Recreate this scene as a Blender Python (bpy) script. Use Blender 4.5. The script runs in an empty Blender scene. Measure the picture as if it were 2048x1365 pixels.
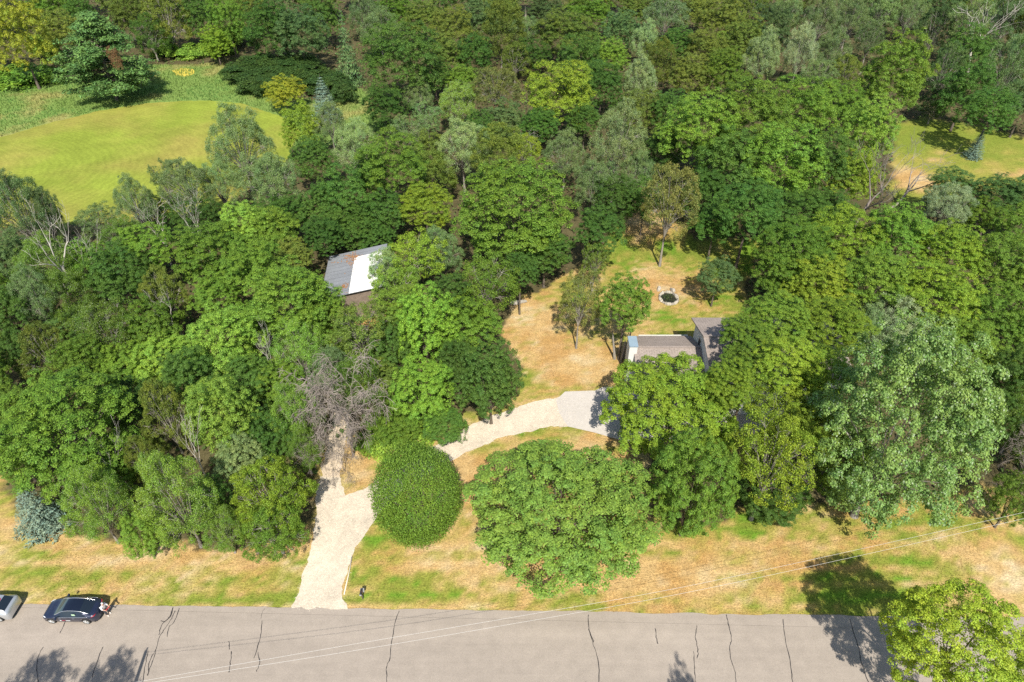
import bpy, bmesh, math, random
import numpy as np
from mathutils import Vector, Matrix, geometry

# ------------------------------------------------------------------ camera, sky, sun, exposure
SC = bpy.context.scene
COL = SC.collection
PITCH = math.radians(39.2)
CAM_H = 52.0
FPX = 2048 / 36.0 * 24.0
cam_d = bpy.data.cameras.new('camera')
cam_d.lens = 24.0; cam_d.sensor_width = 36.0; cam_d.sensor_fit = 'HORIZONTAL'
cam_d.clip_start = 0.5; cam_d.clip_end = 12000
cam = bpy.data.objects.new('camera', cam_d); COL.objects.link(cam)
cam.location = (0, 0, CAM_H); cam.rotation_euler = (math.pi/2 - PITCH, 0, 0)
SC.camera = cam

SUN_EL = math.radians(50.0)
SHADOW_AZ = math.radians(-5.0)          # shadows fall away from the camera, slightly to the left
world = bpy.data.worlds.new('World'); SC.world = world; world.use_nodes = True
wn = world.node_tree.nodes; wl = world.node_tree.links
sky = wn.new('ShaderNodeTexSky'); sky.sky_type = 'NISHITA'; sky.sun_disc = False
sky.sun_elevation = SUN_EL
sky.sun_rotation = math.pi - SHADOW_AZ * -1
sky.air_density = 1.0; sky.dust_density = 1.0
bg = wn['Background']; bg.inputs['Strength'].default_value = 0.125
wl.new(sky.outputs[0], bg.inputs['Color'])
sun_d = bpy.data.lights.new('sun', 'SUN'); sun_d.energy = 5.0; sun_d.angle = math.radians(0.53)
sun_d.color = (1.0, 0.955, 0.87)
sun = bpy.data.objects.new('sun', sun_d); COL.objects.link(sun)
LDIR = Vector((math.sin(SHADOW_AZ)*math.cos(SUN_EL), math.cos(SHADOW_AZ)*math.cos(SUN_EL), -math.sin(SUN_EL)))
sun.rotation_euler = LDIR.to_track_quat('-Z', 'Y').to_euler()
sun.location = (0, -60, 120)
vs = SC.view_settings
vs.view_transform = 'Standard'; vs.look = 'None'; vs.gamma = 1.0; vs.exposure = 0.40
vs.use_curve_mapping = False
SC.render.engine = 'CYCLES'
SC.cycles.max_bounces = 4; SC.cycles.diffuse_bounces = 2; SC.cycles.glossy_bounces = 2
SC.cycles.transmission_bounces = 4; SC.cycles.transparent_max_bounces = 4
SC.cycles.use_denoising = False
SC.cycles.sample_clamp_indirect = 6.0

# ------------------------------------------------------------------ helpers
CP, SP = math.cos(PITCH), math.sin(PITCH)
def at(px, py, z=0.0):
    """world point at height z seen at a pixel of the 2048 x 1365 photograph"""
    rx = (px - 1024.0) / FPX; ru = (682.5 - py) / FPX
    d = (rx, CP + ru*SP, -SP + ru*CP)
    t = (z - CAM_H) / d[2]
    return Vector((d[0]*t, d[1]*t, z))
def depth_scale(p):
    """pixels per metre at a world point, and the sine / cosine of the view angle below the horizon"""
    dz = CAM_H - p.z
    dep = p.y*CP + dz*SP
    r = math.hypot(p.y, dz)
    return FPX/dep, dz/r, p.y/r
def poly_world(pts, z=0.0):
    return np.array([tuple(at(x, y, z))[:2] for x, y in pts])
def in_poly(X, Y, poly):
    X = np.asarray(X, float); Y = np.asarray(Y, float)
    ins = np.zeros(X.shape, bool)
    n = len(poly); j = n-1
    for i in range(n):
        xi, yi = poly[i]; xj, yj = poly[j]
        if yi != yj:
            c = ((yi > Y) != (yj > Y)) & (X < (xj-xi)*(Y-yi)/(yj-yi) + xi)
            ins ^= c
        j = i
    return ins
_rt = np.random.default_rng(7).random((256, 256))
def vnoise(x, y):
    x = np.asarray(x, float); y = np.asarray(y, float)
    xi = np.floor(x).astype(int); yi = np.floor(y).astype(int)
    fx = x-xi; fy = y-yi
    fx = fx*fx*(3-2*fx); fy = fy*fy*(3-2*fy)
    g = lambda a, b: _rt[a & 255, b & 255]
    return (g(xi, yi)*(1-fx)+g(xi+1, yi)*fx)*(1-fy) + (g(xi, yi+1)*(1-fx)+g(xi+1, yi+1)*fx)*fy
def fbm(x, y, s, o=4):
    v = 0; a = .5; t = 0
    x = np.asarray(x)/s; y = np.asarray(y)/s
    for i in range(o):
        v = v + a*vnoise(x+17.3*i, y+5.1*i); t += a; a *= .55; x = x*2.03; y = y*2.03
    return v/t
def smooth01(v, a, b):
    t = np.clip((v-a)/(b-a), 0, 1); return t*t*(3-2*t)

def mesh_np(name, V, F, mats=(), face_attr=None, smooth=False):
    """V (n,3), F (m,k) with equal k"""
    V = np.asarray(V, np.float32); F = np.asarray(F, np.int32)
    me = bpy.data.meshes.new(name)
    m, k = F.shape
    me.vertices.add(len(V)); me.vertices.foreach_set('co', V.ravel())
    me.loops.add(m*k); me.loops.foreach_set('vertex_index', F.ravel())
    me.polygons.add(m)
    me.polygons.foreach_set('loop_start', np.arange(0, m*k, k, dtype=np.int32))
    me.polygons.foreach_set('loop_total', np.full(m, k, np.int32))
    if smooth: me.polygons.foreach_set('use_smooth', np.ones(m, bool))
    me.update(calc_edges=True)
    for mt in mats: me.materials.append(mt)
    for an, (typ, arr) in (face_attr or {}).items():
        at_ = me.attributes.new(an, typ, 'FACE')
        if typ == 'FLOAT': at_.data.foreach_set('value', np.asarray(arr, np.float32).ravel())
        else: at_.data.foreach_set('color', np.asarray(arr, np.float32).ravel())
    return me
def link(name, me, parent=None, loc=None, mat=None):
    o = bpy.data.objects.new(name, me); COL.objects.link(o)
    if parent is not None: o.parent = parent
    if loc is not None: o.location = loc
    if mat is not None and me is not None and not me.materials: me.materials.append(mat)
    return o
def tag(o, label=None, cat=None, group=None, kind=None):
    if label: o['label'] = label
    if cat: o['category'] = cat
    if group: o['group'] = group
    if kind: o['kind'] = kind
    return o
def thing(name, label, cat, loc=(0,0,0), rz=0.0, group=None):
    o = bpy.data.objects.new(name, None); COL.objects.link(o)
    o.location = loc; o.rotation_euler = (0, 0, rz); o.empty_display_size = .3
    return tag(o, label, cat, group)

class MB:
    """collects shapes, then links them as one mesh object"""
    def __init__(s): s.v = []; s.f = []
    def add(s, vs_, fs): 
        b = len(s.v); s.v += [tuple(v) for v in vs_]; s.f += [tuple(i+b for i in f) for f in fs]; return s
    def box(s, x0, x1, y0, y1, z0, z1):
        return s.add([(x0,y0,z0),(x1,y0,z0),(x1,y1,z0),(x0,y1,z0),(x0,y0,z1),(x1,y0,z1),(x1,y1,z1),(x0,y1,z1)],
                     [(3,2,1,0),(4,5,6,7),(0,1,5,4),(1,2,6,5),(2,3,7,6),(3,0,4,7)])
    def tube(s, pts, rads, n=6, cap=True):
        pts = [Vector(p) for p in pts]
        if not hasattr(rads, '__len__'): rads = [rads]*len(pts)
        b = len(s.v); up = None
        for i, p in enumerate(pts):
            d = (pts[min(i+1, len(pts)-1)] - pts[max(i-1, 0)])
            if d.length < 1e-9: d = Vector((0,0,1))
            d.normalize()
            if up is None:
                up = Vector((1,0,0)) if abs(d.x) < .8 else Vector((0,1,0))
            u = (up - d*up.dot(d)); u.normalize(); w = d.cross(u); up = u
            for k in range(n):
                a = 2*math.pi*k/n
                s.v.append(tuple(p + (u*math.cos(a)+w*math.sin(a))*rads[i]))
        for i in range(len(pts)-1):
            for k in range(n):
                s.f.append((b+i*n+k, b+i*n+(k+1)%n, b+(i+1)*n+(k+1)%n, b+(i+1)*n+k))
        if cap:
            s.f.append(tuple(b+k for k in reversed(range(n)))); e = b+(len(pts)-1)*n
            s.f.append(tuple(e+k for k in range(n)))
        return s
    def mesh(s, name, mat=None, smooth=False, bevel=0):
        me = bpy.data.meshes.new(name); me.from_pydata(s.v, [], s.f); me.update()
        if bevel:
            bm = bmesh.new(); bm.from_mesh(me)
            bmesh.ops.bevel(bm, geom=bm.edges[:], offset=bevel, segments=2, affect='EDGES', profile=.5)
            bm.to_mesh(me); bm.free()
        if smooth:
            for p in me.polygons: p.use_smooth = True
        if mat: me.materials.append(mat)
        return me
    def build(s, name, mat, parent=None, smooth=False, bevel=0, loc=None):
        return link(name, s.mesh(name, mat, smooth, bevel), parent, loc)

def catmull(pts, n=8):
    pts = [np.array(p, float) for p in pts]; out = []
    P = [2*pts[0]-pts[1]] + pts + [2*pts[-1]-pts[-2]]
    for i in range(1, len(P)-2):
        for k in range(n):
            t = k/n
            out.append(.5*((2*P[i])+(-P[i-1]+P[i+1])*t+(2*P[i-1]-5*P[i]+4*P[i+1]-P[i+2])*t*t+(-P[i-1]+3*P[i]-3*P[i+1]+P[i+2])*t**3))
    out.append(pts[-1]); return out

# ------------------------------------------------------------------ materials
def mat(name, col=(.5,.5,.5), rough=.7, metal=0.0, spec=.4, noise=None, bump=0.0, coat=0.0, coords='Object'):
    """principled material; noise = list of (scale, amount) multiplied into the colour"""
    m = bpy.data.materials.new(name); m.use_nodes = True
    nt = m.node_tree; N = nt.nodes; L = nt.links; b = N['Principled BSDF']
    b.inputs['Roughness'].default_value = rough; b.inputs['Metallic'].default_value = metal
    b.inputs['Specular IOR Level'].default_value = spec; b.inputs['Coat Weight'].default_value = coat
    b.inputs['Base Color'].default_value = (*col, 1)
    if noise:
        tc = N.new('ShaderNodeTexCoord'); last = None
        for sc_, am in noise:
            nz = N.new('ShaderNodeTexNoise'); nz.inputs['Scale'].default_value = sc_; nz.inputs['Detail'].default_value = 4
            L.new(tc.outputs[coords], nz.inputs['Vector'])
            mr = N.new('ShaderNodeMapRange'); mr.inputs['From Min'].default_value = .25; mr.inputs['From Max'].default_value = .75
            mr.inputs['To Min'].default_value = 1-am; mr.inputs['To Max'].default_value = 1+am
            L.new(nz.outputs['Fac'], mr.inputs['Value'])
            if last is None: last = mr.outputs[0]
            else:
                mm = N.new('ShaderNodeMath'); mm.operation = 'MULTIPLY'; L.new(last, mm.inputs[0]); L.new(mr.outputs[0], mm.inputs[1]); last = mm.outputs[0]
        vm = N.new('ShaderNodeVectorMath'); vm.operation = 'SCALE'; vm.inputs[0].default_value = col
        L.new(last, vm.inputs['Scale']); L.new(vm.outputs[0], b.inputs['Base Color'])
        if bump:
            bp = N.new('ShaderNodeBump'); bp.inputs['Strength'].default_value = bump; bp.inputs['Distance'].default_value = .05
            L.new(last, bp.inputs['Height']); L.new(bp.outputs[0], b.inputs['Normal'])
    return m

def leaf_mat(name, pale=0.0, pale_col=(.42,.47,.36), rough=.55, transl=.33, spec=.22, var=.5):
    m = bpy.data.materials.new(name); m.use_nodes = True
    nt = m.node_tree; N = nt.nodes; L = nt.links; b = N['Principled BSDF']; out = N['Material Output']
    oi = N.new('ShaderNodeObjectInfo'); ta = N.new('ShaderNodeAttribute'); ta.attribute_name = 'tint'
    tb = N.new('ShaderNodeAttribute'); tb.attribute_name = 'hue'
    mr = N.new('ShaderNodeMapRange'); mr.inputs['To Min'].default_value = 1-var; mr.inputs['To Max'].default_value = 1+var
    L.new(ta.outputs['Fac'], mr.inputs['Value'])
    sc_ = N.new('ShaderNodeVectorMath'); sc_.operation = 'SCALE'; L.new(oi.outputs['Color'], sc_.inputs[0]); L.new(mr.outputs[0], sc_.inputs['Scale'])
    # clump hue: some clumps yellower, some bluer
    mx = N.new('ShaderNodeMix'); mx.data_type = 'RGBA'; mx.blend_type = 'MULTIPLY'; mx.inputs[0].default_value = 1.0
    cr = N.new('ShaderNodeValToRGB'); cr.color_ramp.elements[0].color = (.74,.90,1.02,1); cr.color_ramp.elements[1].color = (1.28,1.10,.86,1)
    L.new(tb.outputs['Fac'], cr.inputs[0]); L.new(sc_.outputs[0], mx.inputs[6]); L.new(cr.outputs[0], mx.inputs[7])
    colr = mx.outputs[2]
    if pale > 0:
        gt = N.new('ShaderNodeMath'); gt.operation = 'GREATER_THAN'; gt.inputs[1].default_value = 1-pale
        fr = N.new('ShaderNodeMath'); fr.operation = 'FRACT'
        ml = N.new('ShaderNodeMath'); ml.operation = 'MULTIPLY'; ml.inputs[1].default_value = 7.31
        L.new(ta.outputs['Fac'], ml.inputs[0]); L.new(ml.outputs[0], fr.inputs[0]); L.new(fr.outputs[0], gt.inputs[0])
        mp = N.new('ShaderNodeMix'); mp.data_type = 'RGBA'; L.new(gt.outputs[0], mp.inputs[0]); L.new(colr, mp.inputs[6]); mp.inputs[7].default_value = (*pale_col, 1)
        colr = mp.outputs[2]
    L.new(colr, b.inputs['Base Color']); b.inputs['Roughness'].default_value = rough; b.inputs['Specular IOR Level'].default_value = spec
    tr = N.new('ShaderNodeBsdfTranslucent'); ms = N.new('ShaderNodeMixShader'); ms.inputs[0].default_value = transl
    tm = N.new('ShaderNodeMix'); tm.data_type = 'RGBA'; tm.blend_type = 'MULTIPLY'; tm.inputs[0].default_value = 1; tm.inputs[7].default_value = (1.25,1.2,.6,1)
    L.new(colr, tm.inputs[6]); L.new(tm.outputs[2], tr.inputs['Color'])
    L.new(b.outputs[0], ms.inputs[1]); L.new(tr.outputs[0], ms.inputs[2]); L.new(ms.outputs[0], out.inputs['Surface'])
    return m
def attr_mat(name, attr='col', transl=0.0, rough=.8):
    m = bpy.data.materials.new(name); m.use_nodes = True
    N = m.node_tree.nodes; L = m.node_tree.links; b = N['Principled BSDF']
    a = N.new('ShaderNodeAttribute'); a.attribute_name = attr
    L.new(a.outputs['Color'], b.inputs['Base Color']); b.inputs['Roughness'].default_value = rough; b.inputs['Specular IOR Level'].default_value = .2
    if transl:
        tr = N.new('ShaderNodeBsdfTranslucent'); L.new(a.outputs['Color'], tr.inputs['Color'])
        ms = N.new('ShaderNodeMixShader'); ms.inputs[0].default_value = transl
        L.new(b.outputs[0], ms.inputs[1]); L.new(tr.outputs[0], ms.inputs[2]); L.new(ms.outputs[0], N['Material Output'].inputs['Surface'])
    return m
M = {}
M['leaf'] = leaf_mat('leaf', var=.45)
M['leaf_poplar'] = leaf_mat('leaf_poplar', pale=.07, pale_col=(.34,.41,.22), rough=.5, spec=.32, var=.5)
M['leaf_silver'] = leaf_mat('leaf_silver', pale=.14, pale_col=(.36,.43,.27), rough=.5, spec=.32, var=.4)
M['leaf_bigsilver'] = leaf_mat('leaf_bigsilver', pale=.06, pale_col=(.36,.44,.26), rough=.5, spec=.3, var=.4)
M['needle'] = leaf_mat('needle', rough=.6, transl=.1, spec=.25, var=.4)
M['bark'] = mat('bark', (.14,.115,.09), .9, spec=.1, noise=[(3,.35),(14,.3)], bump=.4)
M['bark_pale'] = mat('bark_pale', (.27,.245,.205), .85, spec=.1, noise=[(2,.3),(10,.25)], bump=.3)
M['bark_dead'] = mat('bark_dead', (.30,.255,.22), .9, spec=.1, noise=[(3,.3),(12,.25)])
M['bark_white'] = mat('bark_white', (.50,.46,.39), .8, spec=.15, noise=[(2,.25),(9,.3)])
# ------------------------------------------------------------------ the ground and its zones (outlines read off the photograph, then laid on the ground)
LAWN_PX = [(-500,930),(0,945),(60,1040),(120,1040),(260,1088),(420,1102),(560,1085),(612,1045),(636,960),(650,880),(720,880),(760,900),(880,850),
        (940,820),(1030,800),(1050,760),(1000,670),(1015,610),(1090,575),(1200,500),(1250,430),(1310,420),(1400,475),(1520,485),(1500,560),(1480,620),
        (1600,700),(1640,760),(1560,900),(1300,900),(1300,1040),(1400,1050),(1480,1015),(1560,990),(1700,1005),(1850,1010),(1950,960),(2048,1000),(2600,1000),
        (3200,1500),(3200,1900),(-1200,1900),(-1200,1500)]
FIELD_PX = [(-500,335),(0,275),(100,246),(200,222),(300,206),(400,201),(480,207),(560,232),(600,262),(570,330),(430,425),(250,445),(0,455),(-500,470)]
MEADOW_PX = [(-500,340),(-500,190),(0,170),(130,160),(300,130),(450,128),(500,180),(640,205),(690,165),(740,190),(775,255),(640,300),(560,300),(300,300),(0,330)]
GLADE_PX = [(1790,250),(1850,236),(1950,250),(2100,285),(2600,300),(2600,390),(2048,372),(1960,385),(1850,405),(1780,410),(1785,330)]
SHED_YARD = poly_world([(670,588),(760,572),(790,600),(770,625),(740,660),(700,660),(690,620)])
LAWN, FIELD, MEADOW, GLADE = map(poly_world, (LAWN_PX, FIELD_PX, MEADOW_PX, GLADE_PX))
# greener patches of the lawn: pixel centre, radius along x and y in px, weight
GREEN = [(690,600,60,20,-.5),(1400,500,150,50,1.35),(1240,490,80,50,1.4),(1450,600,60,50,1.2),(1340,500,60,40,1.2),(1130,580,90,30,.9),(1440,620,70,40,.8),(1140,600,40,14,.8),(1500,1050,70,30,1.2),(1600,1060,60,25,1.1),(1900,1050,90,25,1.3),
         (1690,1130,60,30,.8),(1830,1120,90,40,.7),(150,1160,240,32,1.0),(60,1100,60,50,.6),(20,1000,50,50,.5),(480,1185,220,26,.9),(330,1190,120,20,.7),(880,1190,180,28,.9),
         (760,1075,50,80,.9),(1080,870,90,14,1.0),(950,895,60,12,1.0),(1390,1060,60,25,1.0),(1180,1205,250,16,1.0),(1600,1215,280,16,1.0),(1700,1180,120,50,.8),(705,1150,16,60,1.0),
         (1700,860,60,30,.2),(1320,640,60,20,.7),(1290,660,90,20,.6),(1050,760,20,60,.6),(1150,780,120,12,.6),(600,1150,60,40,.5),(1160,690,60,40,.3)]
DRY = [(1080,640,70,50,1.0),(1100,720,90,40,1.0),(900,1110,120,50,1.0),(1000,1150,160,36,1.0),(300,1120,150,34,.8),(600,1110,60,30,.7),(720,960,40,40,1.2),(950,960,60,50,1.1),(1350,1140,150,50,1.0),
       (1240,1160,120,40,1.0),(1550,1110,140,36,.7),(1330,570,70,30,1.0),(1400,580,40,30,.9),(90,1060,60,30,.5),(1980,1130,70,50,.9),(1100,880,120,18,.8),(1260,640,60,30,.6),(1180,740,90,40,.8),
       (1280,450,60,40,1.3),(1310,440,60,30,1.2)]
def blob(x, y, L):
    v = np.zeros(np.shape(x))
    for px, py, rx, ry, w in L:
        c = at(px, py); e = at(px+rx, py); n = at(px, py-ry)
        a = max(e.x-c.x, .5); b = max(n.y-c.y, .5)
        d = ((x-c.x)/a)**2 + ((y-c.y)/b)**2
        v = np.maximum(v, w*np.exp(-d*.9))
    return v
def lerp3(a, b, t):
    return a*(1-t)[..., None] + b*t[..., None]
C_TAN = np.array((.48,.325,.14)); C_STRAW = np.array((.54,.425,.25)); C_ORNG = np.array((.41,.24,.082))
C_GRN = np.array((.180,.222,.032)); C_YEL = np.array((.315,.272,.060)); C_BRG = np.array((.130,.235,.022))
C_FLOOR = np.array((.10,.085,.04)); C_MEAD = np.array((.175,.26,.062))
def ground_col(x, y):
    x = np.asarray(x, float); y = np.asarray(y, float)
    wx = x + (fbm(x, y, 3.0)-.5)*2.4; wy = y + (fbm(x+90, y, 3.0)-.5)*2.4
    n1 = fbm(wx, wy, 7.0); n2 = fbm(x+40, y*1.6+11, 2.2); n3 = fbm(x, y*2.2, .8, 2)
    g = blob(wx, wy, GREEN); d = blob(wx, wy, DRY)
    gr = np.clip(.42 + g*.46 - d*.42 + (n1-.5)*.8 + (n2-.5)*.7 + (n3-.5)*1.0 + (fbm(x*.25+33, y*2.2, 1.3, 3)-.5)*.7*(y < 46), 0, 1)
    # mower runs along the road verge
    gr = np.clip(gr + .12*np.sin(y*3.3+fbm(x, y, 9)*4)*(y < 42), 0, 1)
    dry = lerp3(np.broadcast_to(C_TAN, x.shape+(3,)), np.broadcast_to(C_STRAW, x.shape+(3,)), smooth01(n2, .45, .75))
    dry = lerp3(dry, np.broadcast_to(C_ORNG, x.shape+(3,)), smooth01(fbm(x+7, y+70, 3.5), .48, .7)*.8)
    grn = lerp3(np.broadcast_to(C_YEL, x.shape+(3,)), np.broadcast_to(C_GRN, x.shape+(3,)), smooth01(gr, .45, 1.0))
    grn = lerp3(grn, np.broadcast_to(C_BRG, x.shape+(3,)), smooth01(gr, .9, 1.0)*smooth01(n1, .4, .6))
    c = lerp3(dry, grn, smooth01(gr, .10, .80))
    lawn = in_poly(wx, wy, LAWN) | in_poly(wx, wy, SHED_YARD); mead = in_poly(wx, wy, MEADOW); gl = in_poly(wx, wy, GLADE)
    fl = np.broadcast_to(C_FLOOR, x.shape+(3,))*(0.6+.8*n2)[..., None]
    md = lerp3(np.broadcast_to(C_MEAD, x.shape+(3,)), np.broadcast_to(C_TAN, x.shape+(3,)), smooth01(n1, .55, .8)*.4)
    gl_g = np.clip(.80 + (n1-.5)*1.1 + (n2-.5)*.8 - blob(wx, wy, [(1830,360,40,22,.8),(1850,320,50,8,.4),(1880,305,30,6,.5),(2030,350,50,8,.6)]), 0, 1)
    glc = lerp3(dry, lerp3(np.broadcast_to(C_YEL, x.shape+(3,)), np.broadcast_to(C_GRN, x.shape+(3,)), smooth01(gl_g, .4, 1.0)), smooth01(gl_g, .3, .6))
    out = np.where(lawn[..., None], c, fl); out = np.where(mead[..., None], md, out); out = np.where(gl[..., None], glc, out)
    return out

def axis(parts):
    out = []
    for a, b, s in parts: out += list(np.arange(a, b, s))
    return np.array(out)
xs = axis([(0,48,.5),(48,165,1.5)]); g = [165.]
while g[-1] < 4000: g.append(g[-1]*1.35)
xs = np.concatenate([xs, g]); xs = np.concatenate([-xs[:0:-1], xs])
ys = axis([(12,82,.5),(82,245,1.5)]); g = [245.]
while g[-1] < 6000: g.append(g[-1]*1.35)
ys = np.concatenate([[-400.,-100,-30,0,6], ys, g])
GX, GY = np.meshgrid(xs, ys)
GZ = (fbm(GX, GY, 5.0)-.5)*.10*(np.abs(GX) < 165)*(GY < 245)
V = np.stack([GX.ravel(), GY.ravel(), GZ.ravel()*0-.0], 1)
nx, ny = len(xs), len(ys)
I = np.arange(nx*ny).reshape(ny, nx)
F = np.stack([I[:-1,:-1].ravel(), I[:-1,1:].ravel(), I[1:,1:].ravel(), I[1:,:-1].ravel()], 1)
gm = bpy.data.materials.new('ground_soil_and_grass'); gm.use_nodes = True
N = gm.node_tree.nodes; L = gm.node_tree.links; b = N['Principled BSDF']; b.inputs['Roughness'].default_value = .95; b.inputs['Specular IOR Level'].default_value = .1
a = N.new('ShaderNodeAttribute'); a.attribute_name = 'gcol'; tc = N.new('ShaderNodeTexCoord')
last = None
for sc_, am, st in ((5.0,.30,(1,1.4,1)),(1.3,.18,(1,1.5,1)),(16.0,.30,(1,1,1))):
    mp = N.new('ShaderNodeMapping'); mp.inputs['Scale'].default_value = st; nz = N.new('ShaderNodeTexNoise'); nz.inputs['Scale'].default_value = sc_; nz.inputs['Detail'].default_value = 5
    L.new(tc.outputs['Object'], mp.inputs[0]); L.new(mp.outputs[0], nz.inputs['Vector'])
    mr = N.new('ShaderNodeMapRange'); mr.inputs['From Min'].default_value = .3; mr.inputs['From Max'].default_value = .7; mr.inputs['To Min'].default_value = 1-am; mr.inputs['To Max'].default_value = 1+am
    L.new(nz.outputs['Fac'], mr.inputs['Value'])
    if last is None: last = mr.outputs[0]
    else:
        mm = N.new('ShaderNodeMath'); mm.operation = 'MULTIPLY'; L.new(last, mm.inputs[0]); L.new(mr.outputs[0], mm.inputs[1]); last = mm.outputs[0]
sv = N.new('ShaderNodeVectorMath'); sv.operation = 'SCALE'; L.new(a.outputs['Color'], sv.inputs[0]); L.new(last, sv.inputs['Scale']); L.new(sv.outputs[0], b.inputs['Base Color'])
bp = N.new('ShaderNodeBump'); bp.inputs['Strength'].default_value = .5; bp.inputs['Distance'].default_value = .06; L.new(last, bp.inputs['Height']); L.new(bp.outputs[0], b.inputs['Normal'])
me = mesh_np('ground', V, F, [gm])
ca = me.attributes.new('gcol', 'FLOAT_COLOR', 'POINT')
gc = ground_col(V[:,0], V[:,1]); ca.data.foreach_set('color', np.concatenate([gc, np.ones((len(gc),1))], 1).astype(np.float32).ravel())
tag(link('ground', me), kind='structure')

def sheet(name, outline, z, material, kind='structure', jitter=0.0, step=None, seed=1):
    """flat sheet over an outline (world xy); the border is resampled and roughened"""
    rng = np.random.default_rng(seed); P = [np.array(p[:2], float) for p in outline]; out = []
    for i in range(len(P)):
        a, b = P[i], P[(i+1) % len(P)]
        n = max(1, int(np.linalg.norm(b-a)/step)) if step else 1
        for k in range(n):
            q = a + (b-a)*k/n
            if jitter:
                q = q + (np.array([fbm(q[0]*1.0, q[1], .9, 3), fbm(q[0]+50, q[1], .9, 3)])-.5)*2*jitter + rng.normal(0, jitter*.12, 2)
            out.append(q)
    vs_ = [Vector((q[0], q[1], 0)) for q in out]
    tris = geometry.tessellate_polygon([vs_])
    me = bpy.data.meshes.new(name); me.from_pydata([(v.x, v.y, z) for v in vs_], [], [tuple(t) for t in tris]); me.update()
    bm = bmesh.new(); bm.from_mesh(me); bmesh.ops.recalc_face_normals(bm, faces=bm.faces)
    for f_ in bm.faces:
        if f_.normal.z < 0: f_.normal_flip()
    bm.to_mesh(me); bm.free()
    me.materials.append(material)
    o = link(name, me)
    if kind: tag(o, kind=kind)
    return o
def world_pts(px): return [tuple(at(x, y))[:2] for x, y in px]

# mown field: the mower's arcs show as fine curved rows
fm = mat('mown_grass', (.240,.262,.045), .95, spec=.1, noise=[(.09,.16),(.35,.14),(2.5,.20)], bump=.3)
nt = fm.node_tree; N = nt.nodes; L = nt.links; b = N['Principled BSDF']
src = b.inputs['Base Color'].links[0].from_socket
tc = N.new('ShaderNodeTexCoord'); mp = N.new('ShaderNodeMapping'); mp.inputs['Location'].default_value = (62, -108, 0); mp.inputs['Scale'].default_value = (.55, 1, 1)
wv = N.new('ShaderNodeTexWave'); wv.wave_type = 'RINGS'; wv.rings_direction = 'SPHERICAL'; wv.inputs['Scale'].default_value = .42; wv.inputs['Distortion'].default_value = 5; wv.inputs['Detail'].default_value = 3; wv.inputs['Detail Scale'].default_value = .6
L.new(tc.outputs['Object'], mp.inputs[0]); L.new(mp.outputs[0], wv.inputs['Vector'])
nz = N.new('ShaderNodeTexNoise'); nz.inputs['Scale'].default_value = .07; nz.inputs['Detail'].default_value = 5; L.new(tc.outputs['Object'], nz.inputs['Vector'])
cr = N.new('ShaderNodeValToRGB'); cr.color_ramp.elements[0].position = .40; cr.color_ramp.elements[1].position = .68
cr.color_ramp.elements[0].color = (.92,1.02,.8,1); cr.color_ramp.elements[1].color = (1.14,.94,1.2,1); L.new(nz.outputs['Fac'], cr.inputs[0])
m1 = N.new('ShaderNodeMix'); m1.data_type = 'RGBA'; m1.blend_type = 'MULTIPLY'; m1.inputs[0].default_value = 1; L.new(src, m1.inputs[6]); L.new(cr.outputs[0], m1.inputs[7])
mr = N.new('ShaderNodeMapRange'); mr.inputs['To Min'].default_value = .95; mr.inputs['To Max'].default_value = 1.04; L.new(wv.outputs['Fac'], mr.inputs['Value'])
s2 = N.new('ShaderNodeVectorMath'); s2.operation = 'SCALE'; L.new(m1.outputs[2], s2.inputs[0]); L.new(mr.outputs[0], s2.inputs['Scale']); L.new(s2.outputs[0], b.inputs['Base Color'])
sheet('mown_field', FIELD, .012, fm, jitter=.5, step=1.0)
sheet('sandy_clearing', world_pts([(343,141),(365,137),(388,139),(391,147),(372,154),(352,151)]), .016, mat('dry_sand_grass', (.52,.42,.07), .95, spec=.1, noise=[(.5,.2),(2,.2)]), jitter=.3, step=.8)

# road
am = mat('worn_asphalt', (.328,.278,.228), .9, spec=.2, noise=[(.12,.05),(1.1,.07),(9,.10),(45,.14)], bump=.12)
N = am.node_tree.nodes; L = am.node_tree.links; b = N['Principled BSDF']; src = b.inputs['Base Color'].links[0].from_socket
tc = N.new('ShaderNodeTexCoord'); last = src
for sx_, sy_, am_ in ((.03,.9,.05),(.012,.35,.05),(.25,2.5,.03)):
    mp = N.new('ShaderNodeMapping'); mp.inputs['Scale'].default_value = (sx_, sy_, 1); nz = N.new('ShaderNodeTexNoise'); nz.inputs['Scale'].default_value = 1.0; nz.inputs['Detail'].default_value = 3
    L.new(tc.outputs['Object'], mp.inputs[0]); L.new(mp.outputs[0], nz.inputs['Vector'])
    mr = N.new('ShaderNodeMapRange'); mr.inputs['From Min'].default_value = .3; mr.inputs['From Max'].default_value = .7; mr.inputs['To Min'].default_value = 1-am_; mr.inputs['To Max'].default_value = 1+am_; L.new(nz.outputs['Fac'], mr.inputs['Value'])
    sv = N.new('ShaderNodeVectorMath'); sv.operation = 'SCALE'; L.new(last, sv.inputs[0]); L.new(mr.outputs[0], sv.inputs['Scale']); last = sv.outputs[0]
L.new(last, b.inputs['Base Color'])
RA, RB = at(0, 1208), at(2048, 1236)
RD = (RB-RA).normalized(); RN = Vector((RD.y, -RD.x, 0))          # RN points towards the camera
def rd(t, w, z=0.0): 
    p = RA + RD*t + RN*w; return (p.x, p.y, z)
far = [rd(t, .0) for t in np.arange(-500, 620, 20)]
road_line = [rd(-600, 0)] + [rd(t, 0) for t in np.arange(-30, 100, .35)] + [rd(700, 0)]
edge = [(p[0], p[1] + (fbm(p[0], 3.3, 2.4, 5)-.5)*.42) for p in road_line]
outl = edge + [rd(700, 8.2)[:2], rd(-600, 8.2)[:2]]
road = sheet('road', outl, .020, am)
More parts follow.
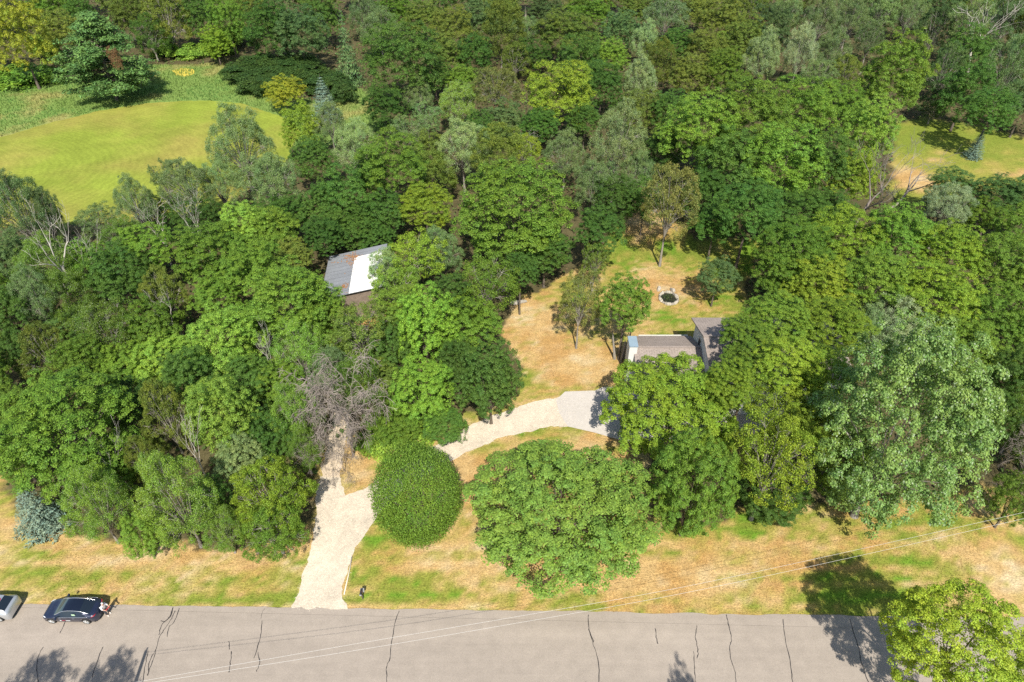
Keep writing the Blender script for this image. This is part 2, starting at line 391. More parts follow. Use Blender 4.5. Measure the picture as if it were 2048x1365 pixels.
tar = mat('crack_sealant', (.035,.032,.032), .6, spec=.3, noise=[(3,.3)])
def crack(px, w=.055):
    pts = catmull([tuple(at(x, y)) for x, y in px], 5); rng = np.random.default_rng(int(px[0][0]))
    v = []; f_ = []
    for i, p in enumerate(pts):
        d = pts[min(i+1, len(pts)-1)]-pts[max(i-1, 0)]; d = d[:2]/(np.linalg.norm(d[:2])+1e-9); n = np.array((-d[1], d[0]))
        ww = w*rng.uniform(.55, 1.25); jit = rng.normal(0, .018, 2)
        for s_ in (-.5, .5): v.append((p[0]+n[0]*ww*s_+jit[0], p[1]+n[1]*ww*s_+jit[1], .0245))
    for i in range(len(pts)-1): f_.append((2*i, 2*i+1, 2*i+3, 2*i+2))
    MB().add(v, f_).build('sealed_crack', tar, road)
for c in ([(131,1240),(126,1256),(119,1268)], [(347,1214),(342,1232),(330,1243),(322,1243)], [(350,1222),(343,1238),(330,1258),(319,1275),(312,1300),(303,1330),(294,1352)], [(359,1218),(348,1245),(338,1255),(334,1275)],
          [(318,1270),(324,1250),(338,1236),(346,1216)],[(312,1300),(300,1322),(296,1352)],[(297,1302),(291,1330),(285,1365),(282,1380)],
          [(524,1242),(522,1270),(514,1300),(508,1317)], [(516,1305),(519,1325),(513,1345)], [(463,1303),(461,1325),(458,1346)], [(799,1222),(791,1243),(783,1285),(780,1318),(773,1335),(773,1365)],
          [(1176,1230),(1178,1258),(1187,1290),(1197,1325),(1198,1365),(1199,1380)], [(1176,1258),(1181,1268),(1188,1285)], [(1311,1258),(1312,1272),(1315,1289)], [(1394,1252),(1391,1275),(1396,1300),(1394,1318)], [(1388,1304),(1389,1335),(1391,1365),(1392,1380)],
          [(1453,1230),(1457,1252),(1463,1278),(1459,1296),(1462,1320),(1470,1345),(1473,1375)], [(1566,1240),(1569,1270),(1575,1300),(1582,1335),(1586,1375)], [(1700,1238),(1708,1270),(1718,1300),(1724,1330),(1740,1375)],
          [(87,1295),(78,1310),(74,1335),(77,1365)], [(206,1295),(194,1325),(184,1355)], [(458,1284),(459,1300)]):
    crack(c, .06)
for c in ([(530,1218),(525,1225),(522,1238)],):
    crack(c, .03)

# gravel drive: trunk, fork to the shed, bend up to the house
DRIVE_PX = [(583,1219),(600,1172),(612,1130),(622,1095),(630,1045),(634,985),(638,955),(684,955),(681,970),(690,990),(708,988),(735,975),(790,938),(875,889),(945,848),(1040,812),(1108,797),(1130,789),(1160,850),(1135,853),
            (1080,857),(1010,875),(930,905),(870,940),(800,985),(760,1025),(735,1060),(713,1095),(695,1140),(683,1180),(685,1200),(695,1219)]
gv = mat('pale_gravel', (.555,.475,.365), .95, spec=.1, noise=[(.25,.12),(1.1,.12),(5,.14),(14,.18),(40,.22)], bump=.3)
drive = sheet('gravel_driveway', world_pts(DRIVE_PX), .028, gv, jitter=.30, step=.35)
sheet('dirt_track', world_pts([(636,975),(645,935),(655,890),(664,850),(676,800),(690,750),(700,700),(707,650),(735,650),(728,700),(715,760),(702,820),(692,880),(685,930),(682,968),(660,985)]), .024, mat('sandy_dirt', (.56,.455,.335), .95, spec=.1, noise=[(.4,.14),(2.5,.14),(14,.16)], bump=.3), jitter=.4, step=.35)
PAD_PX = [(1130,784),(1190,782),(1205,775),(1330,772),(1520,765),(1600,800),(1590,850),(1440,880),(1250,884),(1190,866),(1136,854),(1118,826),(1112,800)]
pad = sheet('parking_pad', world_pts(PAD_PX), .034, mat('pale_asphalt', (.50,.455,.40), .9, spec=.2, noise=[(.3,.08),(3,.08),(20,.12)], bump=.1), jitter=.05, step=.5)
# ------------------------------------------------------------------ foliage prototypes (unit crowns: radius 1, height -1..1), shared by the copies
def rdirs(rng, n):
    v = rng.normal(size=(n, 3)); return v/np.linalg.norm(v, axis=1)[:, None]
def norm(v): return v/(np.linalg.norm(v, axis=1)[:, None]+1e-9)
def leaf_quads(P, Nn, size, asp, rng, droop=.0, fold=.12, tang=None):
    n = len(P)
    t = rdirs(rng, n) if tang is None else tang + rdirs(rng, n)*.25
    t = norm(t - Nn*np.sum(t*Nn, 1)[:, None]); s = np.cross(Nn, t)
    Ls = (size*rng.uniform(.65, 1.35, n))[:, None]; W = Ls*asp*.5
    a = P - t*Ls*.5; c = P + t*Ls*.5; c[:, 2] -= droop*Ls[:, 0]
    m = P - Nn*Ls*fold - t*Ls*.05
    b = m + s*W; d = m - s*W
    V = np.stack([a, b, c, d], 1).reshape(-1, 3); F = np.arange(4*n).reshape(n, 4)
    return V, F
class Crown:
    def __init__(s): s.V=[]; s.F=[]; s.t=[]; s.h=[]; s.n=0; s.limb = MB()
    def add(s, P, Nn, size, asp, rng, hue, **k):
        V, F = leaf_quads(P, Nn, size, asp, rng, **k)
        s.V.append(V); s.F.append(F+s.n); s.n += len(V); s.t.append(rng.random(len(P))); s.h.append(np.clip(hue+rng.normal(0,.12,len(P)), 0, 1))
    def meshes(s, name, lm, bark):
        me = mesh_np(name+'_leaves', np.concatenate(s.V), np.concatenate(s.F), [lm], {'tint': ('FLOAT', np.concatenate(s.t)), 'hue': ('FLOAT', np.concatenate(s.h))})
        li = s.limb.mesh(name+'_limbs', bark, smooth=True) if s.limb.v else None
        return me, li
def bez(a, b, c, n=5):
    a, b, c = map(np.array, (a, b, c)); return [a*(1-t)**2+2*b*t*(1-t)+c*t*t for t in np.linspace(0, 1, n)]
def broad(seed, nb=20, br=.40, nc=9, cr=.15, nl=120, ls=.042, asp=.75, zmin=-.55, up=.55, rnd=.55, flat=.85, taper=0.0, spread=1.0, twigs=3, limb_r=.04, gap=0.0, irr=.14, soft=.10, core=.8, inner=0.0):
    """boughs > clumps > leaves, with limbs running out to them"""
    rng = np.random.default_rng(seed); C = Crown()
    i = np.arange(nb)+.5; ph = math.pi*(1+5**.5)*i + rng.uniform(0, 6.28); z = 1-(1-zmin)*i/nb
    D = np.stack([np.sqrt(np.clip(1-z*z, 0, 1))*np.cos(ph), np.sqrt(np.clip(1-z*z, 0, 1))*np.sin(ph), z], 1) + rng.normal(0, .13, (nb, 3)); D = norm(D)
    for k in range(nb):
        r = br*rng.uniform(.72, 1.2); d = D[k]
        c = d*(1-r*.85)*rng.uniform(1-irr*1.5, 1+irr*.8)
        if taper: c[:2] *= 1-taper*max(0, (c[2]+.2))
        if nb < 50 or k % 4 == 0: C.limb.tube(bez((0,0,-.95), (d[0]*.25, d[1]*.25, c[2]*.35-.25), c, 6), [limb_r, limb_r*.8, limb_r*.6, limb_r*.45, limb_r*.35, limb_r*.2], 5, cap=False)
        hb = rng.uniform(.2, .8)
        q = rdirs(rng, nc*3); sc = q@norm((d*.7+np.array((0,0,.5)))[None])[0]
        q = q[np.argsort(-sc + rng.random(len(q))*.9)][:nc]
        for j in range(nc):
            if rng.random() < gap: continue
            e = q[j]; cc = c + e*r*rng.uniform(.55, 1.0)*np.array((spread, spread, 1)); rr = cr*rng.uniform(.7, 1.3)
            if inner and rng.random() < inner: cc = cc*rng.uniform(.55, .88)
            if j < twigs: C.limb.tube(bez(c*.85, c+e*r*.4, cc, 4), [limb_r*.22, limb_r*.17, limb_r*.12, limb_r*.06], 4, cap=False)
            n = int(nl*rng.uniform(.6, 1.4)*(rr/cr)**1.5)
            e2 = norm(rdirs(rng, n) + (e*.45+d*.25+np.array((0,0,.30)))[None])
            P = cc + e2*rr*(rng.random(n)**.4)[:, None]*np.array((rng.uniform(.9,1.35), rng.uniform(.9,1.35), flat*rng.uniform(.75,1.1)))*1.1 + rng.normal(0, rr*soft, (n, 3))
            Nn = norm(e2*.75 + np.array((0,0,up)) + rdirs(rng, n)*rnd)
            C.add(P, Nn, ls, asp, rng, hb*.6+.4*rng.uniform(.1,.9))
        # inner leaves so that crowns are not hollow
        n = int(nl*core); P = c*rng.uniform(.45,.85) + rdirs(rng, n)*r*.8*(rng.random(n)**.5)[:, None]
        C.add(P, norm(rdirs(rng, n)+np.array((0,0,.6))), ls*1.25, asp, rng, .4)
    return C
def globe(seed, n=52000, ls=.025):
    rng = np.random.default_rng(seed); C = Crown(); d = norm(rdirs(rng, n)+np.array((0,0,.15)))
    a = np.arctan2(d[:,1], d[:,0])*3.0; lump = fbm(a*2+50, d[:,2]*6+9, 1.0, 4)
    l2 = fbm(a*9+20, d[:,2]*26+4, 1.0, 3); rad = (.70+.26*lump+.16*l2)*(1-.24*(rng.random(n)**1.6))
    P = d*rad[:,None]; P[:,2] *= np.where(P[:,2] < 0, .95, 1.0)
    Nn = norm(d*.7+np.array((0,0,.45))+rdirs(rng, n)*.75)
    C.add(P, Nn, ls, .7, rng, np.clip(lump*1.1-.05, 0, 1), fold=.2)
    for k in range(10):
        e = rdirs(rng, 1)[0]; e[2] = abs(e[2]); C.limb.tube(bez((0,0,-.95), e*.3, e*.75, 5), [.05,.04,.03,.02,.008], 5, cap=False)
    return C
def spruce(seed, levels=22, ls=.085, droop=.18, per=(7,15), cone=1.0, dens=16):
    rng = np.random.default_rng(seed); C = Crown()
    C.limb.tube([(0,0,-1),(0,0,0),(0,0,.98)], [.05,.03,.004], 6)
    for k in range(levels):
        t = (k+rng.uniform(-.3,.3))/levels; z0 = -1+1.93*t; R = (1-t)**cone*.98+.03
        nb = int(per[1]*(1-t)+per[0]*t); ph = rng.uniform(0, 6.28)
        for j in range(nb):
            a = ph+6.283*j/nb+rng.normal(0,.12); r = R*rng.uniform(.78,1.08); dirh = np.array((math.cos(a), math.sin(a), 0))
            n = max(8, int(dens*(.35+R)*2)); u = rng.random(n)**.75
            P = dirh*(u*r)[:,None]; P[:,2] = z0 - droop*R*u**1.3 + .09*R*u**3
            sd = np.array((-dirh[1], dirh[0], 0)); side = rng.uniform(-1,1,n)*(.04+.17*R*np.sin(np.clip(u,0,1)*math.pi*.85)); P += sd*side[:,None]; P[:,2] -= np.abs(side)*.22
            P += rng.normal(0,.008,(n,3))
            tg = np.tile(dirh, (n,1)) + sd*(np.sign(side)*.8)[:,None]; tg[:,2] -= .15
            C.add(P, norm(np.array((0,0,1))+dirh*.45+rdirs(rng,n)*.45), ls*(.5+.6*R), .42, rng, rng.uniform(.15,.75), tang=tg, fold=.1)
    return C
def pine(seed):
    rng = np.random.default_rng(seed); C = Crown(); C.limb.tube([(0,0,-1),(0,0,0),(0,0,.85)], [.05,.035,.008], 6)
    for k in range(15):
        t = k/14; z0 = -.85+1.65*t; R = 1.0*(1-t**2.2)*(.82 if t < .1 else 1)+.14
        for j in range(int(7*(1-t)+4)):
            a = rng.uniform(0,6.283); r = R*rng.uniform(.65,1.05); dh = np.array((math.cos(a), math.sin(a), 0)); tip = dh*r+np.array((0,0,z0+.10*r))
            C.limb.tube(bez((0,0,z0-.08), dh*r*.5+np.array((0,0,z0-.04)), tip, 4), [.014,.011,.008,.003], 4, cap=False)
            for m in range(6):
                u = .35+.65*m/5; c = dh*r*u+np.array((0,0,z0+.08*u))+rng.normal(0,.07,3)*np.array((1,1,.35)); n = 55; rr = .15*rng.uniform(.7,1.2)
                e = rdirs(rng,n); P = c+e*rr*(rng.random(n)**.4)[:,None]*np.array((1.15,1.15,.42))
                C.add(P, norm(e*.4+np.array((0,0,.9))+rdirs(rng,n)*.6), .075, .34, rng, rng.uniform(.2,.8), fold=.08)
    return C
def dead(seed, spread=.5, levels=5, trunk=.42, r0=.014, kids=3, droop=0.0, first=4, rmin=.0012):
    """bare tree, height 1, as one branching mesh"""
    rng = np.random.default_rng(seed); mb = MB()
    def grow(p, d, ln, r, lev):
        n = 4; pts = [p]; rr = [r]; q = p.copy(); dd = d.copy()
        for i in range(n):
            dd = dd + rng.normal(0, .16, 3); dd[2] += (.05 if not droop else -droop*(levels-lev)*.12); dd /= np.linalg.norm(dd); q = q+dd*ln/n; pts.append(q.copy()); rr.append(max(r*(1-.62*(i+1)/n), rmin))
        mb.tube(pts, rr, 6 if lev > 2 else 4 if lev > 1 else 3, cap=False)
        if lev <= 0: return
        nk = kids + (1 if rng.random() < .5 else 0)
        for k in range(nk):
            u = rng.uniform(.35, 1.0) if k else 1.0; i = min(n, max(1, int(round(u*n)))); a = rng.uniform(0, 6.283)
            side = np.array((math.cos(a), math.sin(a), rng.uniform(-.1,.7) if not droop else rng.uniform(-.5,.4))); nd = dd*(.55 if k else .9)+side*spread*(1 if k else .5); nd /= np.linalg.norm(nd)
            grow(pts[i], nd, ln*rng.uniform(.52,.78), rr[i]*.8, lev-1)
    base = np.array((0,0,0.)); top = np.array((rng.normal(0,.03), rng.normal(0,.03), trunk))
    mb.tube([base, (base+top)/2+rng.normal(0,.012,3)*np.array((1,1,0)), top], [r0*1.4, r0*1.1, r0], 7)
    for k in range(first):
        a = 6.283*k/first+rng.uniform(-.5,.5); nd = np.array((math.cos(a)*spread*1.2, math.sin(a)*spread*1.2, 1.0)); nd /= np.linalg.norm(nd)
        grow(top*rng.uniform(.75,1.0), nd, (1-trunk)*.42*rng.uniform(.8,1.15), r0*.7, levels-1)
    V = np.array(mb.v); V[:,2] /= V[:,2].max()
    w = np.percentile(np.abs(V[:,:2]), 98); V[:,:2] /= w      # radius 1
    # keep tube roundness: radii were laid out before this scaling, so rescale stays mild
    mb.v = [tuple(v) for v in V]
    return mb

PROTO = {}
def reg(key, lst, lm, bark):
    PROTO[key] = [c.meshes(key+str(i), M[lm], M[bark]) for i, c in enumerate(lst)]
K_ = dict(asp=.8, up=.7, rnd=.35, twigs=0, limb_r=.014, soft=.02, core=.5, flat=.8, inner=.25)
reg('oak', [broad(11, 60, .27, 13, .072, 62, .027, zmin=-.8, irr=.18, **K_), broad(12, 54, .29, 14, .074, 62, .027, zmin=-.75, irr=.20, **K_), broad(13, 64, .25, 13, .068, 62, .026, zmin=-.85, irr=.24, taper=.12, **K_),
            broad(14, 52, .28, 14, .075, 62, .027, taper=.22, zmin=-.8, irr=.22, **K_)], 'leaf', 'bark')
reg('big', [broad(21, 78, .24, 14, .062, 62, .0235, zmin=-.75, irr=.16, **K_), broad(22, 78, .23, 14, .062, 62, .0235, zmin=-.75, irr=.15, **K_)], 'leaf', 'bark')
reg('poplar', [broad(31, 26, .35, 12, .095, 140, .024, .62, zmin=-.8, up=.3, rnd=.85, flat=1.25, taper=.32, twigs=5, limb_r=.024, irr=.2), broad(32, 30, .31, 11, .09, 140, .024, .62, zmin=-.82, up=.3, rnd=.85, flat=1.3, taper=.42, twigs=5, limb_r=.024, irr=.2),
               broad(33, 24, .36, 12, .095, 135, .025, .62, zmin=-.78, up=.3, rnd=.85, flat=1.25, taper=.24, twigs=6, limb_r=.025, irr=.24)], 'leaf_poplar', 'bark_pale')
reg('silver', [broad(41, 28, .33, 12, .092, 140, .025, .65, zmin=-.78, up=.35, rnd=.8, flat=1.25, taper=.36, twigs=3, limb_r=.022, irr=.2), broad(42, 32, .31, 11, .09, 140, .025, .65, zmin=-.8, up=.35, rnd=.8, flat=1.25, taper=.42, twigs=3, limb_r=.022, irr=.2)], 'leaf_silver', 'bark_pale')
reg('bigsilver', [broad(45, 90, .22, 14, .058, 64, .0215, zmin=-.85, irr=.15, taper=.15, **K_)], 'leaf_bigsilver', 'bark_pale')
reg('dense', [broad(25, 84, .22, 14, .062, 60, .0235, zmin=-.85, irr=.10, **K_)], 'leaf', 'bark')
reg('sparse', [broad(51, 24, .36, 10, .11, 75, .038, .6, zmin=-.8, up=.35, rnd=.85, twigs=6, limb_r=.022, gap=.15, irr=.2), broad(52, 26, .34, 10, .11, 72, .038, .6, zmin=-.85, up=.35, rnd=.85, twigs=6, limb_r=.022, gap=.2, irr=.2)], 'leaf', 'bark_pale')
reg('feather', [broad(55, 32, .30, 10, .085, 80, .042, .38, zmin=-.85, up=.15, rnd=.8, flat=1.0, taper=.25, twigs=5, limb_r=.03), broad(56, 30, .32, 10, .085, 80, .042, .38, zmin=-.85, up=.15, rnd=.8, flat=1.0, taper=.35, twigs=5, limb_r=.03)], 'leaf', 'bark_pale')
reg('globe', [globe(61)], 'leaf', 'bark')
reg('spruce', [spruce(71), spruce(72, 20, .09, .24, (6,14)), spruce(73, 18, .09, .10, (8,16), .75)], 'needle', 'bark')
reg('pine', [pine(81)], 'needle', 'bark')
reg('shrub', [broad(91, 14, .45, 7, .20, 90, .075, zmin=-.2), broad(92, 16, .42, 7, .19, 85, .075, zmin=-.3), broad(93, 12, .48, 8, .20, 85, .08, .6, zmin=-.2)], 'leaf', 'bark')
DEAD = {'open': [dead(101, .42, 4, .40, .012, 2, first=3).mesh('dead0', M['bark_white'], True), dead(102, .5, 4, .3, .010, 2, first=4).mesh('dead1', M['bark_white'], True), dead(107, .5, 4, .35, .011, 3, first=3).mesh('dead3', M['bark_white'], True)],
        'twiggy': [dead(103, .8, 6, .34, .008, 3, .16, 5, .0013).mesh('dead2', M['bark_dead'], True), dead(104, .65, 6, .16, .006, 3, .04, 5, .0013).mesh('dead4', M['bark_dead'], True)]}
DEAD['grey'] = [m_.copy() for m_ in DEAD['open']]
for m_ in DEAD['grey']: m_.materials[0] = M['bark_dead']
def trunk_mesh(seed, material):
    rng = np.random.default_rng(seed); mb = MB(); p = [(0,0,-.02)]; r = [1.35]
    x = y = 0
    for i in range(1, 7):
        x += rng.normal(0,.12); y += rng.normal(0,.12); p.append((x*i/6, y*i/6, i/6)); r.append(1.0-.45*i/6)
    p.insert(1, (0,0,.06)); r.insert(1, 1.05); mb.tube(p, r, 8)
    return mb.mesh('trunk_form', material, True)
TRUNK = {'bark': [trunk_mesh(i, M['bark']) for i in range(3)], 'bark_pale': [trunk_mesh(i+5, M['bark_pale']) for i in range(3)]}

PAL = {'dk': (.066,.134,.024), 'md': (.116,.200,.026), 'lm': (.165,.275,.040), 'gg': (.138,.212,.074), 'pg': (.195,.280,.105), 'si': (.225,.300,.150), 'ol': (.122,.166,.030),
       'ye': (.172,.250,.026), 'bl': (.078,.152,.040), 'bs': (.118,.175,.130), 'br': (.165,.185,.050), 'dg': (.082,.138,.046), 'gold': (.215,.260,.028), 'vl': (.172,.300,.036), 'mp': (.145,.240,.042), 'rd': (.24,.125,.07),
       'bm': (.150,.248,.064), 'ly': (.230,.305,.030)}
CW = {'dk': 'dark green', 'md': 'leaf green', 'lm': 'lime green', 'gg': 'grey-green', 'pg': 'pale grey-green', 'si': 'silvery', 'ol': 'olive', 'ye': 'yellow-green', 'bl': 'blue-green', 'bs': 'pale blue',
      'br': 'brownish', 'dg': 'dark grey-green', 'gold': 'golden green', 'vl': 'vivid lime', 'mp': 'mid green', 'ly': 'bright yellow-green', 'rd': 'rust-brown', 'bm': 'silvery green'}
NOUN = {'dense': ('broadleaf_tree', 'dense tree', 'tree'), 'oak': ('broadleaf_tree', 'round-crowned tree', 'tree'), 'big': ('broadleaf_tree', 'broad-crowned tree', 'tree'), 'poplar': ('poplar_tree', 'upright poplar', 'tree'), 'silver': ('maple_tree', 'pale-leaved maple', 'tree'),
        'bigsilver': ('maple_tree', 'huge maple', 'tree'), 'sparse': ('broadleaf_tree', 'thin-leaved tree', 'tree'), 'feather': ('broadleaf_tree', 'feathery drooping tree', 'tree'), 'globe': ('broadleaf_tree', 'globe-shaped tree', 'tree'),
        'spruce': ('spruce_tree', 'spruce', 'tree'), 'pine': ('pine_tree', 'pine', 'tree'), 'shrub': ('shrub', 'shrub', 'shrub')}
CLEAR = {'dense': .05, 'oak': .14, 'big': .10, 'poplar': .12, 'silver': .12, 'bigsilver': .0, 'sparse': .45, 'feather': .08, 'globe': .02, 'spruce': .03, 'pine': .08, 'shrub': -.35}
ASPECT = {'dense': 1.0, 'oak': .88, 'big': .85, 'poplar': 1.25, 'silver': 1.2, 'bigsilver': 1.1, 'sparse': 1.0, 'feather': 1.15, 'globe': 1.0, 'spruce': 1.5, 'pine': 1.2, 'shrub': .7}
TREES = []          # (root, cx, cy, colour key, kind)
_cnt = {}
def plant(cx, cy, w, h, kind, ck, label=None, clear=None, seed=None, var=None, world=None, zc=None, nolimb=False):
    rng = random.Random(int(cx*13+cy*7+w) if seed is None else seed)
    cl = CLEAR[kind] if clear is None else clear
    lift = rng.uniform(0, 3.6)**1.0 if (clear is None and kind in ('oak','poplar','silver','feather') and not label and 215 < cy < 640) else 0.0
    shrink = .88 if kind in ('oak','poplar','silver','sparse','bigsilver','feather') else .93
    if world is None:
        z = 6.0
        for _ in range(8):
            p = at(cx, cy, z); s, sn, cs = depth_scale(p)
            ah = w/2/s
            if h: av = math.sqrt(max((h/2/s)**2-(ah*sn)**2, 0))/max(cs, .25); av = min(max(av, ah*ASPECT[kind]*.75), ah*ASPECT[kind]*1.7)
            else: av = ah*ASPECT[kind]
            z = av + cl*ah*1.6 + lift if zc is None else zc
    else:
        p = Vector(world); ah, av = w/2, h/2
    name, noun, cat = NOUN[kind]
    root = bpy.data.objects.new(name, None); COL.objects.link(root); root.location = (p.x, p.y, 0); root['category'] = cat
    root.empty_display_size = .3
    P = PROTO[kind]; k = _cnt.get(kind, rng.randrange(9)); _cnt[kind] = k+1
    leaf, limbs = P[(k if var is None else var) % len(P)]
    rz = rng.uniform(0, 6.283)
    c = PAL[ck]; j = 1.34*(rng.uniform(.78, 1.20) if not label else rng.uniform(.95, 1.05)); jr = rng.uniform(.93, 1.08)
    cr = link('crown', leaf, root, (0, 0, p.z)); cr.scale = (ah*shrink, ah*shrink*rng.uniform(.92,1.08), av*shrink); cr.rotation_euler = (0, 0, rz)
    cr.color = (c[0]*j*jr, c[1]*j, c[2]*j, 1)
    if limbs and not (nolimb or (kind in ('oak','globe','shrub') and cy < 430)):
        lb = link('limbs', limbs, root, (0, 0, p.z)); lb.scale = cr.scale; lb.rotation_euler = (0, 0, rz)
    if kind not in ('shrub',):
        tb = 'bark_pale' if kind in ('poplar','silver','bigsilver','sparse','feather') else 'bark'
        tk = link('trunk', rng.choice(TRUNK[tb]), root); r = max(.10, .045*ah); tk.scale = (r, r, max(.4, p.z-av*.80))
    root['_l'] = label or ''
    TREES.append((root, cx, cy, ck, kind, label))
    return root
def bare(cx, base_y, top_y, w, style, label, var=0, lean=(0,0), rz=0.0, name='dead_tree', base_z=0.0):
    """dead tree standing at ground pixel (cx, base_y), its top seen at top_y, crown w pixels wide"""
    b_ = at(cx, base_y); H = 8.0
    for _ in range(12):
        s, sn, cs = depth_scale(Vector((b_.x, b_.y, H/2))); H = max(1.0, (base_y-top_y)/(s*cs))
    ah = w/2/s
    root = thing(name, label, 'dead tree', (b_.x, b_.y, 0), rz)
    me = DEAD[style][var % len(DEAD[style])]
    t = link('trunk_and_branches', me, root); t.scale = (ah, ah, H); t.rotation_euler = (lean[0], lean[1], 0)
    return root
# ------------------------------------------------------------------ house
M['siding'] = mat('pale_siding', (.66,.65,.60), .7, noise=[(.8,.05),(6,.04)])
M['trim'] = mat('dark_trim', (.10,.085,.07), .7)
M['shingle'] = mat('brown_grey_shingle', (.30,.25,.215), .95, spec=.1, noise=[(.8,.12),(7,.22),(25,.25)], bump=.3)
M['metal_cap'] = mat('blue_grey_metal', (.32,.42,.50), .45, metal=.3, noise=[(2,.08)])
M['glass_dark'] = mat('dark_glass', (.015,.02,.025), .08, spec=.6)
M['wood_rail'] = mat('weathered_rail', (.62,.60,.52), .8, noise=[(5,.15)])
M['deck'] = mat('deck_boards', (.28,.22,.17), .85, noise=[(3,.2)])
M['concrete'] = mat('concrete', (.45,.43,.40), .9, noise=[(2,.1)])
WX = at(1390, 655, 4.5).x                       # left gable wall of the main house
g_r = at(1330, 673.5, 2.65); GY_R = g_r.y-4.05; GX0 = at(1268, 673.5, 4.3).x
house = thing('house', 'pale sided house with brown shingle roofs half hidden under the trees', 'house', (WX, GY_R, 0))
def hx(x): return x-WX
def hy(y): return y-GY_R
x0, x1 = hx(GX0), -.003; hw = 3.6; ze = 2.75; zr = 4.3
def gable(mb, x0, x1, yc, half, z0, ze, zr):
    mb.add([(x0,yc-half,z0),(x1,yc-half,z0),(x1,yc+half,z0),(x0,yc+half,z0),(x0,yc-half,ze),(x1,yc-half,ze),(x1,yc+half,ze),(x0,yc+half,ze),(x0,yc,zr),(x1,yc,zr)],
           [(0,1,5,4),(2,3,7,6),(0,4,8,7,3),(1,2,6,9,5),(4,5,9,8),(6,7,8,9),(3,2,1,0)])
w1 = MB(); gable(w1, x0, x1, 0, hw, 0, ze, zr-.12); wall1 = w1.build('wall', M['siding'], house)
def siding_lines(x, y0, y1, z0, z1, parent, face):
    pass
def roof_slab(x0, x1, ya, za, yb, zb, th=.12):
    n = Vector((0, -(zb-za), (yb-ya))); n.normalize()
    if n.z < 0: n = -n
    p = [(x0,ya,za),(x1,ya,za),(x1,yb,zb),(x0,yb,zb)]
    q = [(a[0], a[1]+n.y*th, a[2]+n.z*th) for a in p]
    return MB().add(p+q, [(3,2,1,0),(4,5,6,7),(0,1,5,4),(1,2,6,5),(2,3,7,6),(3,0,4,7)])
def shingles(parent, x0, x1, ya, za, yb, zb, rows, tab=.9, seed=1):
    """courses of shingle tabs on a slope from eave (ya,za) up to ridge (yb,zb)"""
    rng = random.Random(seed); ln = math.hypot(yb-ya, zb-za); ang = math.atan2(zb-za, yb-ya)
    courses = []
    for i in range(rows):
        mb = MB(); u0 = ln*i/rows; u1 = ln*(i+1)/rows+.05; x = x0-(i%2)*tab/2
        while x < x1:
            a = max(x, x0); b_ = min(x+tab-.03, x1); x += tab
            if b_-a < .05: continue
            h = .022+rng.uniform(0,.012)
            vs_ = []
            for (xx, uu, tt) in ((a,u0,0),(b_,u0,0),(b_,u1,0),(a,u1,0),(a,u0,h),(b_,u0,h),(b_,u1,.006),(a,u1,.006)):
                yy = ya+(yb-ya)/ln*uu; zz = za+(zb-za)/ln*uu
                s_ = 1 if yb > ya else -1
                vs_.append((xx, yy-s_*math.sin(abs(ang if yb>ya else math.pi-ang))*tt, zz+math.cos(ang if yb>ya else math.pi-ang)*tt))
            mb.add(vs_, [(3,2,1,0),(4,5,6,7),(0,1,5,4),(1,2,6,5),(2,3,7,6),(3,0,4,7)])
        mb.build('shingle_course', M['shingle'], parent)
ov = .45
def eave(yc, half, ze, zr, s): # eave point with overhang
    sl = (zr-ze)/half; return yc+s*(half+ov), ze-sl*ov
ya, za = eave(0, hw, ze, zr, -1); yb, zb = eave(0, hw, ze, zr, 1)
rf = roof_slab(x0-.3, -.02, ya, za, 0, zr); q = roof_slab(x0-.3, -.02, yb, zb, .0, zr); rf.add(q.v, q.f)
roof1 = rf.build('roof', M['trim'], house)
shingles(roof1, x0-.32, -.02, ya-.02, za+.125, 0, zr+.125, 24, .55, 3); shingles(roof1, x0-.32, -.02, yb+.02, zb+.125, 0, zr+.125, 24, .55, 4)
MB().box(x0-.33, -.02, -.14, .14, zr+.125, zr+.175).build('ridge_cap', M['shingle'], roof1)
# main two-storey block
mx0, mx1 = 0.0, 13.5; mh = 4.6
me_ = at(1385, 637, 5.5); myb = hy(me_.y); mze = 5.5; mzr = 6.85; myc = myb-mh-ov
w2 = MB(); gable(w2, mx0, mx1, myc, mh, 0, mze+.1, mzr-.10); wall2 = w2.build('wall', M['siding'], house)
ya2, za2 = eave(myc, mh, mze+.05, mzr, -1); yb2, zb2 = eave(myc, mh, mze+.05, mzr, 1)
rf = roof_slab(mx0-.5, mx1+.5, ya2, za2, myc, mzr); q = roof_slab(mx0-.5, mx1+.5, yb2, zb2, myc, mzr); rf.add(q.v, q.f)
roof2 = rf.build('roof', M['trim'], house)
shingles(roof2, mx0-.52, mx1+.5, ya2-.02, za2+.125, myc, mzr+.125, 28, .6, 5); shingles(roof2, mx0-.52, mx1+.5, yb2+.02, zb2+.125, myc, mzr+.125, 28, .6, 6)
MB().box(mx0-.53, mx1+.5, myc-.14, myc+.14, mzr+.125, mzr+.175).build('ridge_cap', M['shingle'], roof2)
